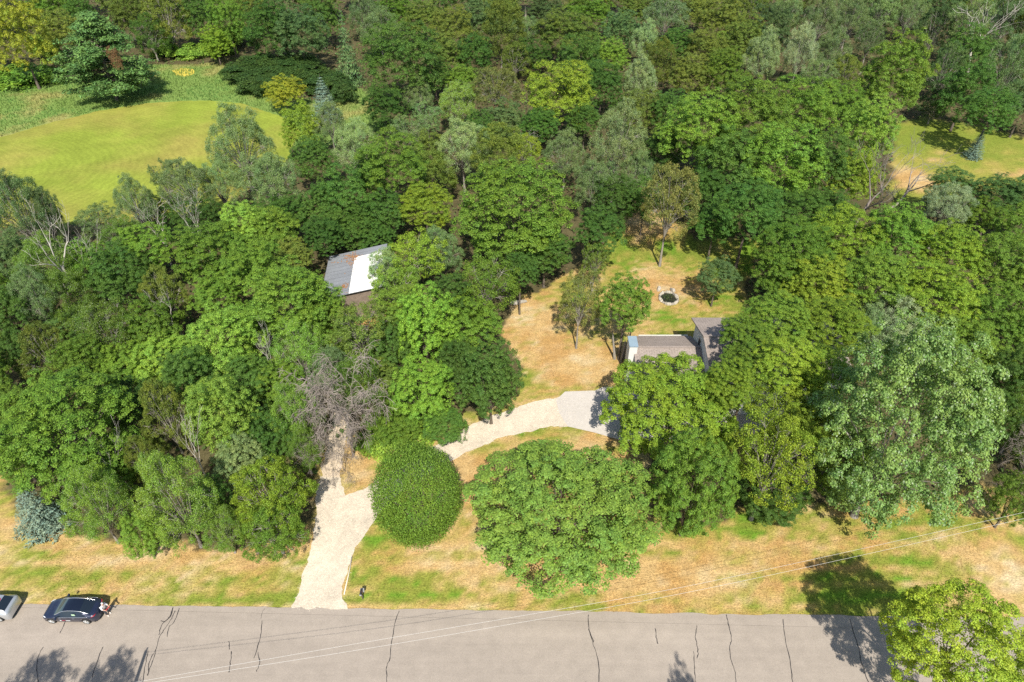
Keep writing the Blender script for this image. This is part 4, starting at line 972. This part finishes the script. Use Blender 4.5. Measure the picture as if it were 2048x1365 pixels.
for nm, (x, y), h, lb in (('l', (pole_xy.x, pole_xy.y), PH, 'wooden utility pole by the road near the parked sedan, outside the picture'), ('r', (endp[0], endp[1]), PH+1.2, 'wooden utility pole by the road far right, outside the picture')):
    up = thing('utility_pole', lb, 'utility pole', (x, y, 0), 0, 'utility poles')
    MB().tube([(0,0,0),(0,0,h*.5),(0,0,h)], [.15,.135,.12], 10).build('post', PW, up, smooth=True)
    MB().box(-.06,.06,-.5,.5,h-.35,h-.22).build('crossarm', PW, up)
# ------------------------------------------------------------------ trees, read off the photograph: crown centre, width and height in pixels, kind, colour
T = [
 # line of trees behind the mown field
 (30,65,140,190,'oak','gold','golden-green tree at the left edge behind the mown field'),(95,10,100,90,'oak','md'),(200,106,175,170,'pine','bl','large blue-green pine standing alone behind the mown field'),
 (265,25,120,110,'oak','ol'),(330,35,110,130,'feather','ol'),(395,30,90,110,'oak','dk'),(300,70,90,90,'feather','dk'),(455,40,90,120,'oak','md'),(430,85,80,70,'oak','ye'),(540,55,140,130,'oak','dk'),(600,70,120,120,'oak','dg'),
 (500,20,90,90,'oak','ol'),(640,30,100,110,'oak','dk'),(690,88,75,150,'spruce','dg','tall dark grey-green spruce beside the dark hedge'),(730,30,80,90,'poplar','gg'),(160,25,70,80,'oak','dk'),
 (95,105,70,70,'shrub','lm'),(40,168,140,60,'shrub','md'),(115,160,60,40,'shrub','md'),(330,105,60,50,'shrub','lm'),(385,112,90,50,'shrub','lm'),(440,105,70,46,'shrub','md'),(470,80,60,60,'shrub','lm'),
 (568,183,92,70,'oak','gold','golden round bush in front of the dark hedge'),(646,192,62,92,'spruce','bs','small pale blue spruce at the right end of the hedge'),
 # far wood, top centre
 (800,120,180,170,'oak','dk','wide dark green oak right of the tall spruce'),(770,215,110,100,'oak','dk'),(760,60,100,90,'poplar','gg'),(850,40,110,90,'oak','ol'),(790,20,90,80,'oak','md'),(905,60,100,100,'oak','ol'),(890,110,90,90,'oak','ol'),
 (960,40,100,100,'oak','dg'),(950,110,90,90,'oak','dk'),(1000,20,90,70,'oak','ol'),(1045,65,75,80,'poplar','gg'),(1030,120,80,80,'feather','ol'),(1130,65,150,90,'oak','ol'),(1090,20,100,70,'oak','dg'),(1180,25,110,80,'oak','md'),(1060,110,90,70,'oak','dk'),
 (1240,60,100,90,'oak','dg'),(1215,115,110,90,'oak','md'),(1290,85,70,90,'silver','pg'),(1330,30,100,100,'silver','gg'),(1270,20,90,70,'oak','ol'),(1390,20,90,80,'oak','ol'),(1355,90,90,80,'oak','dk'),(1280,165,95,120,'silver','pg'),(1380,150,100,100,'oak','ol'),(1340,220,100,90,'oak','dk'),
 (1120,190,170,150,'oak','ye'),(990,175,110,100,'sparse','br'),(915,210,95,100,'silver','lm'),(835,190,70,80,'poplar','gg'),(870,150,80,80,'oak','dk'),(925,160,80,70,'oak','md'),(855,235,70,70,'sparse','gg'),(1010,240,100,90,'oak','dg'),(1000,232,42,95,'sparse','rd'),(1514,52,50,55,'sparse','rd'),(960,260,70,90,'oak','dk'),(1080,250,100,80,'oak','dk'),(1170,240,90,80,'oak','dk'),
 # far wood, top right
 (1440,40,110,100,'oak','ol'),(1410,100,100,90,'oak','ol'),(1445,92,58,60,'poplar','ye'),(1500,30,90,90,'feather','ol'),(1525,115,90,120,'silver','pg','pale grey-green maple left of the silvery one in the far wood'),(1600,105,80,120,'silver','si','palest silvery maple in the far wood at the top right'),(1570,30,80,90,'poplar','gg'),
 (1640,40,90,110,'poplar','gg'),(1660,110,90,110,'poplar','gg'),(1700,40,90,100,'poplar','gg'),(1640,150,80,70,'sparse','gg'),(1690,150,90,90,'feather','ol'),(1760,30,90,90,'feather','gg'),(1820,30,90,90,'poplar','gg'),(1790,150,160,190,'oak','md','bright dense green tree at the left of the grassy glade'),
 (1870,60,90,110,'feather','dg'),(1940,40,100,110,'sparse','gg'),(2010,40,110,120,'poplar','dg'),(1890,140,80,120,'feather','dg'),(1935,180,130,140,'oak','dk'),(2020,140,110,160,'poplar','gg'),(1985,220,120,100,'oak','dk'),(2050,210,110,110,'oak','dg'),(1870,210,70,70,'feather','dg'),(1740,80,70,80,'poplar','dg'),
 # wood left of the grassy glade
 (1400,260,180,180,'oak','md'),(1500,230,190,180,'oak','md'),(1600,220,170,150,'oak','md'),(1670,210,110,110,'oak','md'),(1735,265,140,165,'oak','lm','lime green round tree touching the grassy glade'),(1740,195,70,80,'silver','gg'),(1460,330,170,170,'oak','dk'),(1560,330,190,190,'oak','md'),(1650,330,130,150,'oak','dk'),(1705,352,125,130,'oak','ye'),
 (1410,390,120,120,'oak','dk'),(1500,420,160,140,'oak','dk'),(1590,430,140,120,'oak','dk'),(1430,450,110,80,'oak','dk'),(1330,300,110,110,'oak','dk'),(1660,420,110,100,'oak','dk'),
 (1340,402,128,185,'sparse','br','brownish thin tree with a bare trunk on the back lawn',.55),
 # beside the glade, right edge
 (1957,286,46,60,'spruce','bs','small dark blue juniper standing alone in the grassy glade',None,2),(1905,372,100,80,'oak','bl'),(2000,388,120,90,'oak','bl'),(2050,390,90,110,'oak','bl'),(1895,410,110,90,'silver','si'),(1960,430,120,90,'oak','md'),(2040,460,110,110,'oak','md'),
 # wood behind the shed
 (480,290,150,170,'poplar','gg','tall grey-green poplar cutting into the mown field'),(545,370,130,140,'poplar','gg'),(600,255,95,120,'oak','ye','yellow-green tree at the right end of the mown field'),(660,245,70,90,'poplar','gg'),(710,295,120,120,'poplar','pg'),(625,320,110,110,'oak','dk'),(690,400,140,150,'oak','dk'),(700,455,130,90,'oak','dk'),(645,470,100,90,'oak','dk'),(750,470,90,80,'oak','dk'),(640,420,110,110,'oak','dk'),
 (785,330,160,150,'oak','md'),(815,270,90,90,'sparse','gg'),(860,300,80,90,'oak','ol'),(925,295,130,130,'poplar','pg'),(850,410,140,110,'oak','ye'),(1050,300,80,80,'sparse','ye'),(1130,310,100,110,'poplar','gg'),(1235,280,130,170,'poplar','pg'),(1030,425,270,240,'big','md','broad bright green oak behind the dry lawn'),
 (770,430,110,110,'oak','dk'),(1190,370,120,120,'poplar','gg'),(1230,400,110,110,'oak','dk'),(1270,350,90,110,'poplar','gg'),(1200,460,120,110,'oak','dk'),(1090,500,130,110,'oak','dk'),(985,350,80,90,'sparse','ol'),(740,350,80,100,'oak','dk'),(1290,400,80,100,'oak','dk'),
 # along the near edge of the field and in the left wood
 (40,420,140,180,'poplar','dg'),(90,430,80,130,'poplar','dg'),(20,520,110,130,'oak','dg'),(195,445,90,90,'sparse','gg'),(270,405,90,120,'poplar','gg'),(330,360,60,90,'sparse','gg'),(375,370,120,120,'poplar','gg'),(440,370,90,110,'poplar','gg'),(250,480,110,100,'poplar','md'),(320,430,110,100,'oak','dk'),(400,440,110,100,'oak','dk'),(560,430,120,100,'oak','dk'),
 (420,505,180,150,'oak','md'),(535,470,160,140,'oak','md'),(485,450,120,110,'oak','lm'),(290,500,130,120,'oak','md'),(585,510,90,80,'oak','ol'),(580,595,190,180,'oak','md'),(65,590,110,130,'poplar','gg'),(15,620,90,120,'oak','dk'),(95,705,130,150,'feather','ol'),(215,665,170,130,'poplar','md'),(135,650,90,80,'oak','bl'),
 (330,590,110,140,'feather','ol'),(430,590,120,110,'oak','md'),(455,680,190,180,'oak','lm'),(330,715,140,120,'oak','lm'),(600,700,130,150,'poplar','lm'),(250,730,120,110,'oak','md'),(30,700,90,130,'oak','dk'),(510,640,110,100,'oak','md'),(640,620,110,120,'oak','md'),(660,740,110,120,'poplar','gg'),(560,770,110,110,'oak','md'),
 # roadside wood
 (135,860,280,260,'big','md','broad dense oak at the left edge of the roadside wood'),(30,830,130,150,'oak','md'),(440,830,170,200,'oak','lm'),(590,830,130,160,'poplar','lm'),(330,830,110,170,'feather','ol'),(260,810,110,120,'oak','dk'),(40,915,120,120,'oak','md'),(210,960,140,130,'oak','md'),(480,920,130,130,'oak','pg'),(290,920,90,120,'feather','ol'),
 (66,1012,118,120,'spruce','bs','pale blue spruce on the lawn at the left wood corner',None,2),(190,1010,140,180,'poplar','lm'),(355,995,170,230,'poplar','lm','tall light green poplar at the road-side edge of the wood'),(545,990,180,190,'feather','ye'),(285,1070,100,110,'oak','md'),(550,1060,160,120,'feather','md'),(450,1060,110,120,'poplar','md'),(610,900,80,110,'poplar','md'),(420,1000,90,130,'oak','dk'),
 # between the shed and the dry lawn
 (830,515,140,120,'sparse','ye'),(880,500,110,110,'poplar','gg'),(970,570,160,140,'sparse','md'),(905,590,110,110,'oak','dk'),(1040,540,90,90,'oak','dk'),(850,655,150,190,'oak','vl','bright lime maple left of the dry lawn, the tallest one'),(845,785,150,160,'oak','vl'),(980,760,150,190,'oak','dk'),(915,730,110,130,'oak','dk'),(720,660,150,140,'sparse','ol'),(780,700,110,130,'oak','dk'),(690,690,90,90,'oak','md'),
 (790,840,140,110,'oak','md'),(890,850,110,90,'oak','dk'),(760,760,100,100,'oak','ol'),(745,890,80,60,'shrub','md'),(800,885,130,60,'shrub','lm'),(790,575,120,110,'sparse','lm'),(772,540,85,105,'poplar','pg',None,None,None,5.5),(800,620,100,110,'oak','md'),(660,640,80,90,'sparse','ol'),
 # yard
 (1252,605,130,140,'oak','md','leafy green tree with several pale stems beside the chimney',.75),(1160,600,95,170,'sparse','br','slim half-bare tree in the middle of the dry lawn',.6),(1436,552,92,92,'oak','dg','small grey-green tree between the fire pit and the wood',.4),(1190,520,70,90,'sparse','ol'),
 # right wood behind the house
 (1590,500,170,150,'oak','md'),(1690,480,170,150,'oak','ye'),(1800,470,170,150,'oak','md'),(1900,500,170,140,'oak','ye'),(2000,530,150,150,'oak','md'),(1562,560,120,130,'oak','md'),(1640,570,160,140,'oak','ye'),(1750,560,170,150,'oak','md'),(1870,590,190,160,'oak','ye'),(1990,640,150,160,'oak','md'),(1560,640,170,130,'oak','md',None,None,None,9.5),(1670,650,180,140,'oak','ye',None,None,None,10),
 (1930,700,160,150,'oak','md'),(2030,760,110,160,'oak','dk'),(1492,672,130,105,'oak','md',None,None,None,9.5),(1580,725,170,130,'oak','ye',None,None,None,11),(1500,735,130,100,'oak','md',None,None,None,9.5),(1990,840,100,120,'oak','dk'),(1740,660,110,120,'silver','pg'),
 # between the house and the road
 (1345,818,300,225,'big','ye','broad yellow-green oak in front of the low house wing'),(1460,770,130,130,'oak','ye',None,None,None,9.0),(1386,975,190,240,'dense','md','dense oak right of the big maple by the lawn'),(1545,920,190,220,'sparse','ye','thin tree with grey twigs between two dense crowns'),(1560,830,160,140,'sparse','ye',None,None,None,8.0),(1545,985,150,130,'dense','dk'),(1650,740,150,130,'oak','ye',None,None,None,10.5),(1610,860,140,130,'oak','ye',None,None,None,8.5),
 (1800,852,375,490,'bigsilver','bm','huge silvery green maple dominating the right of the lawn'),(1790,650,150,150,'silver','si','silvery treetop standing behind the huge maple'),(2030,1000,110,130,'oak','md'),(1690,930,150,170,'oak','md'),(1625,800,140,120,'oak','ye',None,None,None,9.0),
 (1125,1018,372,315,'big','mp','largest round maple on the front lawn'),(834,992,208,244,'globe','md','smooth dense globe-shaped tree beside the driveway'),
]
for t in T:
    cx, cy, w, h, kind, ck = t[:6]; lab = t[6] if len(t) > 6 else None; cl = t[7] if len(t) > 7 else None; va = t[8] if len(t) > 8 else None; zc_ = t[9] if len(t) > 9 else None
    plant(cx, cy, w, h, kind, ck, lab, cl, var=va, zc=zc_)
# bottom right tree that leans into the picture, and neighbours below the picture whose shadows fall on the road
p = at(1928, 1302, 8.6); plant(1928, 1302, 9.7, 9.0, 'dense', 'ly', 'yellow-green tree at the bottom right corner by the road', world=(p.x, p.y, 8.6))
for k, (x, y, w, h, z) in enumerate(((-34.5,12.6,7.0,13,9.5),(-29.4,12.9,6.4,12,9.5),(13.6,13.9,3.4,11,8.4),(6.2,13.0,2.5,10,7.4))):
    plant(60+k*200, 1500, w, h, 'poplar', 'md', ['poplar whose shadow lies leftmost on the road','poplar whose shadow lies beside the pole shadow','slim poplar whose shadow tips the road bottom right','slim poplar standing below the road centre'][k], world=(x, y, z))

# fill the gaps of the wood: pixels not yet under a crown
OPEN_PX = [LAWN_PX, FIELD_PX, MEADOW_PX, GLADE_PX, [(640,480),(790,480),(790,620),(640,620)], [(1180,630),(1480,630),(1480,760),(1180,760)], [(450,115),(700,115),(710,200),(450,200)]]
ELL = [(t[0], t[1], t[2]*.48, t[3]*.48) for t in T]
def covered(x, y): return any(((x-a)/b_)**2+((y-c)/d)**2 < 1 for a, c, b_, d in ELL)
rf_ = random.Random(42)
for y in range(-30, 1120, 22):
    for x in range(-40, 2100, 26):
        X = x+rf_.uniform(-9,9); Y = y+rf_.uniform(-8,8)
        if covered(X, Y): continue
        w = 105+rf_.uniform(-12,22) if Y < 500 else 130+rf_.uniform(-15,25); h = w*rf_.uniform(.9,1.1)
        pr_ = [(X+math.cos(a)*w*.46, Y+math.sin(a)*h*.46) for a in np.linspace(0, 6.28, 14)]+[(X,Y)]
        qx = np.array([q[0] for q in pr_]); qy = np.array([q[1] for q in pr_])
        if any(in_poly(qx, qy, o).any() for o in OPEN_PX): continue
        if X > 1700 and Y > 620 and X < 1990: continue
        kind, ck = rf_.choice([('oak','dk'),('oak','md'),('poplar','gg'),('oak','ol'),('feather','ol'),('oak','dg')] if Y < 450 else [('oak','dk'),('oak','md'),('oak','md'),('poplar','md')])
        ELL.append((X, Y, w*.5, h*.5)); plant(X, Y, w, h, kind, ck, nolimb=True)

# labels of the trees that have none of their own: look, part of the wood, count from the left
def zone(x, y):
    if x < 660 and y > 745: return 'in the roadside wood left of the driveway'
    if x < 665 and y > 420: return 'in the left wood below the mown field'
    if x < 600 and y > 205: return 'along the near edge of the mown field'
    if x < 745 and y <= 205: return 'in the tree line behind the mown field'
    if x < 1060 and y >= 455: return 'between the shed and the dry lawn'
    if x < 1330 and y > 240: return 'in the wood behind the shed'
    if x < 1400 and y <= 240: return 'in the far wood at the top centre'
    if y <= 190: return 'in the far wood at the top right'
    if x < 1800 and y < 465: return 'in the wood left of the grassy glade'
    if y < 440: return 'at the right edge of the grassy glade'
    if x < 1250 and y < 700: return 'on the back lawn'
    if y < 745: return 'in the wood behind the house'
    return 'between the house and the road'
ORD = ['first','second','third','fourth','fifth','sixth','seventh','eighth','ninth','tenth','eleventh','twelfth','thirteenth','fourteenth','fifteenth','sixteenth','seventeenth','eighteenth','nineteenth','twentieth']
bk = {}
for r_, cx, cy, ck, kind, lab in TREES:
    del r_['_l']; z_ = zone(cx, cy) if cy < 1400 else 'below the road outside the picture'; r_['group'] = 'trees '+z_ if NOUN[kind][2] == 'tree' else 'shrubs '+z_
    if lab: r_['label'] = lab
    else: bk.setdefault((CW[ck]+' '+NOUN[kind][1], z_), []).append((cx, r_))
for (d_, z_), L_ in bk.items():
    L_.sort(key=lambda q: q[0])
    for i, (cx, r_) in enumerate(L_):
        r_['label'] = d_+' '+z_ if len(L_) == 1 else '%s %s, %s from left' % (d_, z_, ORD[i] if i < 20 else 'number %d' % (i+1))

for r_, cx, cy, ck, kind, lab in TREES:
    if lab and 'several pale stems' in lab:
        for k, (dx, dy, lx, ly) in enumerate(((.5,.2,.16,.06),(-.45,.1,-.14,.10),(.2,-.4,.05,-.12))):
            tk = link('trunk', TRUNK['bark_pale'][k], r_, (dx, dy, 0)); tk.scale = (.16,.16,3.2); tk.rotation_euler = (-ly, lx, 0)
    if lab and 'large blue-green pine' in lab:
        a_ = [c for c in r_.children if c.name.startswith('crown')][0]; p_ = at(226, 98, a_.location.z+2.0)
        for k, (dx, dz) in enumerate(((0,0),(.4,-1.6))):
            q = link('dead_bough', PROTO['sparse'][0][0], r_, (p_.x-r_.location.x+dx, -a_.scale[0]*.62-abs(dz)*.1, a_.location.z+1.2+dz)); q.scale = (1.1,.9,1.6); q.color = (.25,.15,.08,1)
# dead and bare trees
bare(183,635,392,125,'open','white-limbed dead tree with a forked trunk in the left wood',0,rz=.4)
bare(232,605,420,70,'open','dead white stem leaning right of the forked dead tree',1,lean=(0,-.12),rz=2.0)
bare(137,590,440,60,'open','thin dead white stem left of the forked dead tree',2,rz=1.2)
bare(345,540,385,80,'open','dead white treetop below the field, left of two',1,rz=.2)
bare(408,540,375,70,'open','dead white treetop below the field, right of two',2,rz=.9)
bare(706,915,700,180,'twiggy','grey bare tree with drooping twigs over the left fork of the driveway',0,rz=.3)
bare(690,945,790,130,'twiggy','low bare grey brush at the foot of the drooping bare tree',1,rz=1.3)
bare(1700,480,262,120,'grey','grey dead tree at the left rim of the grassy glade',2,rz=.5)
bare(1935,150,-10,120,'open','tall white-branched bare tree in the far wood at the top right',1,rz=1.8)
bare(1560,1005,880,130,'twiggy','grey bare brush hanging in front of the thin tree',1,rz=.8)
bare(2022,1000,800,150,'twiggy','dark grey bare brush at the right picture edge',1,rz=2.2)
bare(265,980,850,80,'open','small dead grey tree in the roadside wood',1,rz=2.9)
bare(1060,345,255,70,'open','white-branched bare shrub behind the bright oak',1,rz=.1)
bare(1165,560,470,60,'open','pale dead stem behind the slim half-bare tree',0,rz=.7)
bare(392,700,560,70,'open','pale leaning trunk in the middle of the left wood',0,lean=(0,-.25),rz=.4)
bare(420,985,820,60,'open','pale bare stem behind the tall roadside poplar',1,lean=(0,.15),rz=1.4)
bare(560,800,650,60,'open','grey bare branches among the lime crowns',2,rz=2.4)
bare(730,490,395,30,'open','pale straight bare stem just behind the shed',0,rz=.4)
# broken limb resting on the crowns by the glade
fl = at(1778, 420, 0.0)
lim = thing('fallen_limb', 'pale broken limbs leaning out over the grassy glade', 'branch', (fl.x, fl.y, 0))
q = link('trunk_and_branches', DEAD['grey'][1], lim); q.scale = (5.0,5.0,12.0); q.rotation_euler = (.15, .85, .35)

# dark hedge thicket behind the field
hg = thing('hedge', 'long dark green hedge thicket behind the mown field', 'hedge', tuple(at(575,165)))
hp0 = at(575,165)
for k, (px, py, w, h) in enumerate(((480,150,70,60),(520,165,80,66),(560,150,90,60),(600,160,80,66),(640,165,80,66),(520,135,90,40),(590,135,90,44),(670,170,60,60),(545,175,70,46),(690,190,50,40))):
    p = at(px, py, 1.6); s, sn, cs = depth_scale(p); a_ = w/2/s
    c = link('foliage', PROTO['shrub'][k%3][0], hg, (p.x-hp0.x, p.y-hp0.y, 1.5)); c.scale = (a_*1.1, a_*1.1, 2.3); c.rotation_euler = (0,0,k); c.color = (.062,.118,.028,1)

# ------------------------------------------------------------------ undergrowth, meadow and lawn grass (stuff)
rng = np.random.default_rng(77)
def scatter(n, x0, x1, y0, y1, test):
    X = rng.uniform(x0, x1, n); Y = rng.uniform(y0, y1, n); k = test(X, Y); return X[k], Y[k]
def opened(X, Y): return in_poly(X, Y, LAWN) | in_poly(X, Y, FIELD) | in_poly(X, Y, MEADOW) | in_poly(X, Y, GLADE)
DRV = np.array(world_pts(DRIVE_PX)); PADW = np.array(world_pts(PAD_PX))
def blocked(X, Y):
    shed_ = in_poly(X, Y, np.array([(A_.x,A_.y),(B_.x,B_.y),(C_.x,C_.y),(D_.x,D_.y)]))
    hs = (X > GX0-.6) & (X < WX+14) & (Y > GY_R-6) & (Y < GY_R+4)
    rdv = (X-RA.x)*RN.x+(Y-RA.y)*RN.y
    return shed_ | hs | in_poly(X+rng.normal(0,.16,len(X)), Y+rng.normal(0,.16,len(X)), DRV) | in_poly(X, Y, PADW) | (rdv > .10*fbm(X*3, Y*3, 1.0)-.02)
X, Y = scatter(110000, -150, 150, 34, 235, lambda x, y: ~opened(x, y) & ~blocked(x, y) & (np.abs(x) < y*.78+22) & (fbm(x, y, 5) > .36))
hgt = .15+1.5*fbm(X, Y, 4)**2*rng.random(len(X))
Nn = norm(rdirs(rng, len(X))*.7+np.array((0,0,.9)))
V_, F_ = leaf_quads(np.stack([X, Y, hgt], 1), Nn, .50, .7, rng)
cc = np.array((.085,.135,.032))*(.5+rng.random((len(X),1))); cc = np.where((rng.random((len(X),1)) < .12), np.array((.14,.10,.05)), cc)
tag(link('undergrowth', mesh_np('undergrowth', V_, F_, [attr_mat('undergrowth_leaf', 'col', .15)], {'col': ('FLOAT_COLOR', np.concatenate([cc, np.ones((len(X),1))],1))})), 'low green undergrowth covering the floor of the woods', 'undergrowth', kind='stuff')
def tufts(name, X, Y, hmin, hmax, wid, cols, label, cat, mt):
    n = len(X); a = rng.uniform(0, 6.283, n); h = rng.uniform(hmin, hmax, n); lean = rng.normal(0, .35, (n, 2))*h[:,None]; w = wid*rng.uniform(.6,1.4,n)
    d = np.stack([np.cos(a)*w, np.sin(a)*w, np.zeros(n)], 1); P = np.stack([X, Y, np.zeros(n)], 1)
    tp = P+np.stack([lean[:,0], lean[:,1], h], 1)
    V = np.stack([P-d, P+d, tp], 1).reshape(-1,3); F = np.arange(3*n).reshape(n,3)
    return tag(link(name, mesh_np(name, V, F, [mt], {'col': ('FLOAT_COLOR', np.concatenate([cols, np.ones((n,1))],1))})), label, cat, kind='stuff')
GM = attr_mat('grass_blade', 'col', .3)
X, Y = scatter(420000, -62, 62, 27, 92, lambda x, y: in_poly(x, y, LAWN) & ~blocked(x, y) & (np.abs(x) < y*.55+22))
gcv = ground_col(X, Y)*rng.uniform(.75,1.35,(len(X),1))
tufts('lawn_grass', X, Y, .03, .10, .035, gcv, 'short dry and green grass of the verge and lawns', 'grass', GM)
X, Y = scatter(170000, -150, 20, 115, 215, lambda x, y: in_poly(x, y, MEADOW) & ~in_poly(x, y, FIELD) & (np.abs(x) < y*.78+15))
mc = ground_col(X, Y)*rng.uniform(.7,1.4,(len(X),1)); k = fbm(X, Y, 6) > .55; mc[k] = mc[k]*np.array((.85,1.0,1.0))
tufts('meadow_grass', X, Y, .15, .62, .09, mc, 'tall uncut meadow grass behind the mown field', 'grass', GM)
# loose gravel spilled past the driveway edge
n0 = 14000; X, Y = scatter(n0*6, -22, 8, 27.5, 66, lambda x, y: in_poly(x, y, DRV)); k = rng.permutation(len(X))[:n0]; X, Y = X[k], Y[k]
X = X+rng.normal(0,.16,len(X)); Y = Y+rng.normal(0,.16,len(X)); s_ = rng.uniform(.012,.035,len(X)); a = rng.uniform(0,6.28,len(X))
P = np.stack([X, Y, np.full(len(X), .030)], 1); e1 = np.stack([np.cos(a)*s_, np.sin(a)*s_, 0*s_], 1); e2 = np.stack([-np.sin(a)*s_, np.cos(a)*s_, 0*s_], 1); tp = P+np.stack([0*s_,0*s_,s_*.8],1)
V_ = np.stack([P-e1, P+e2, P+e1, P-e2, tp], 1).reshape(-1,3); b_ = np.arange(len(X))[:,None]*5
F_ = np.concatenate([b_+np.array([[0,3,4]]), b_+np.array([[3,2,4]]), b_+np.array([[2,1,4]]), b_+np.array([[1,0,4]])])
gcol_ = np.tile(np.array((.66,.58,.46))*rng.uniform(.75,1.2,(len(X),1)), (4,1))
tag(link('loose_gravel', mesh_np('loose_gravel', V_, F_, [attr_mat('gravel_stone')], {'col': ('FLOAT_COLOR', np.concatenate([gcol_, np.ones((len(gcol_),1))],1))})), 'loose pale gravel stones on and beside the driveway', 'gravel', kind='stuff')
print('TREES', len(TREES), 'TRIS', sum(sum(len(p_.vertices)-2 for p_ in m_.polygons) if len(m_.polygons) < 2000 else len(m_.polygons)*2 for m_ in bpy.data.meshes))
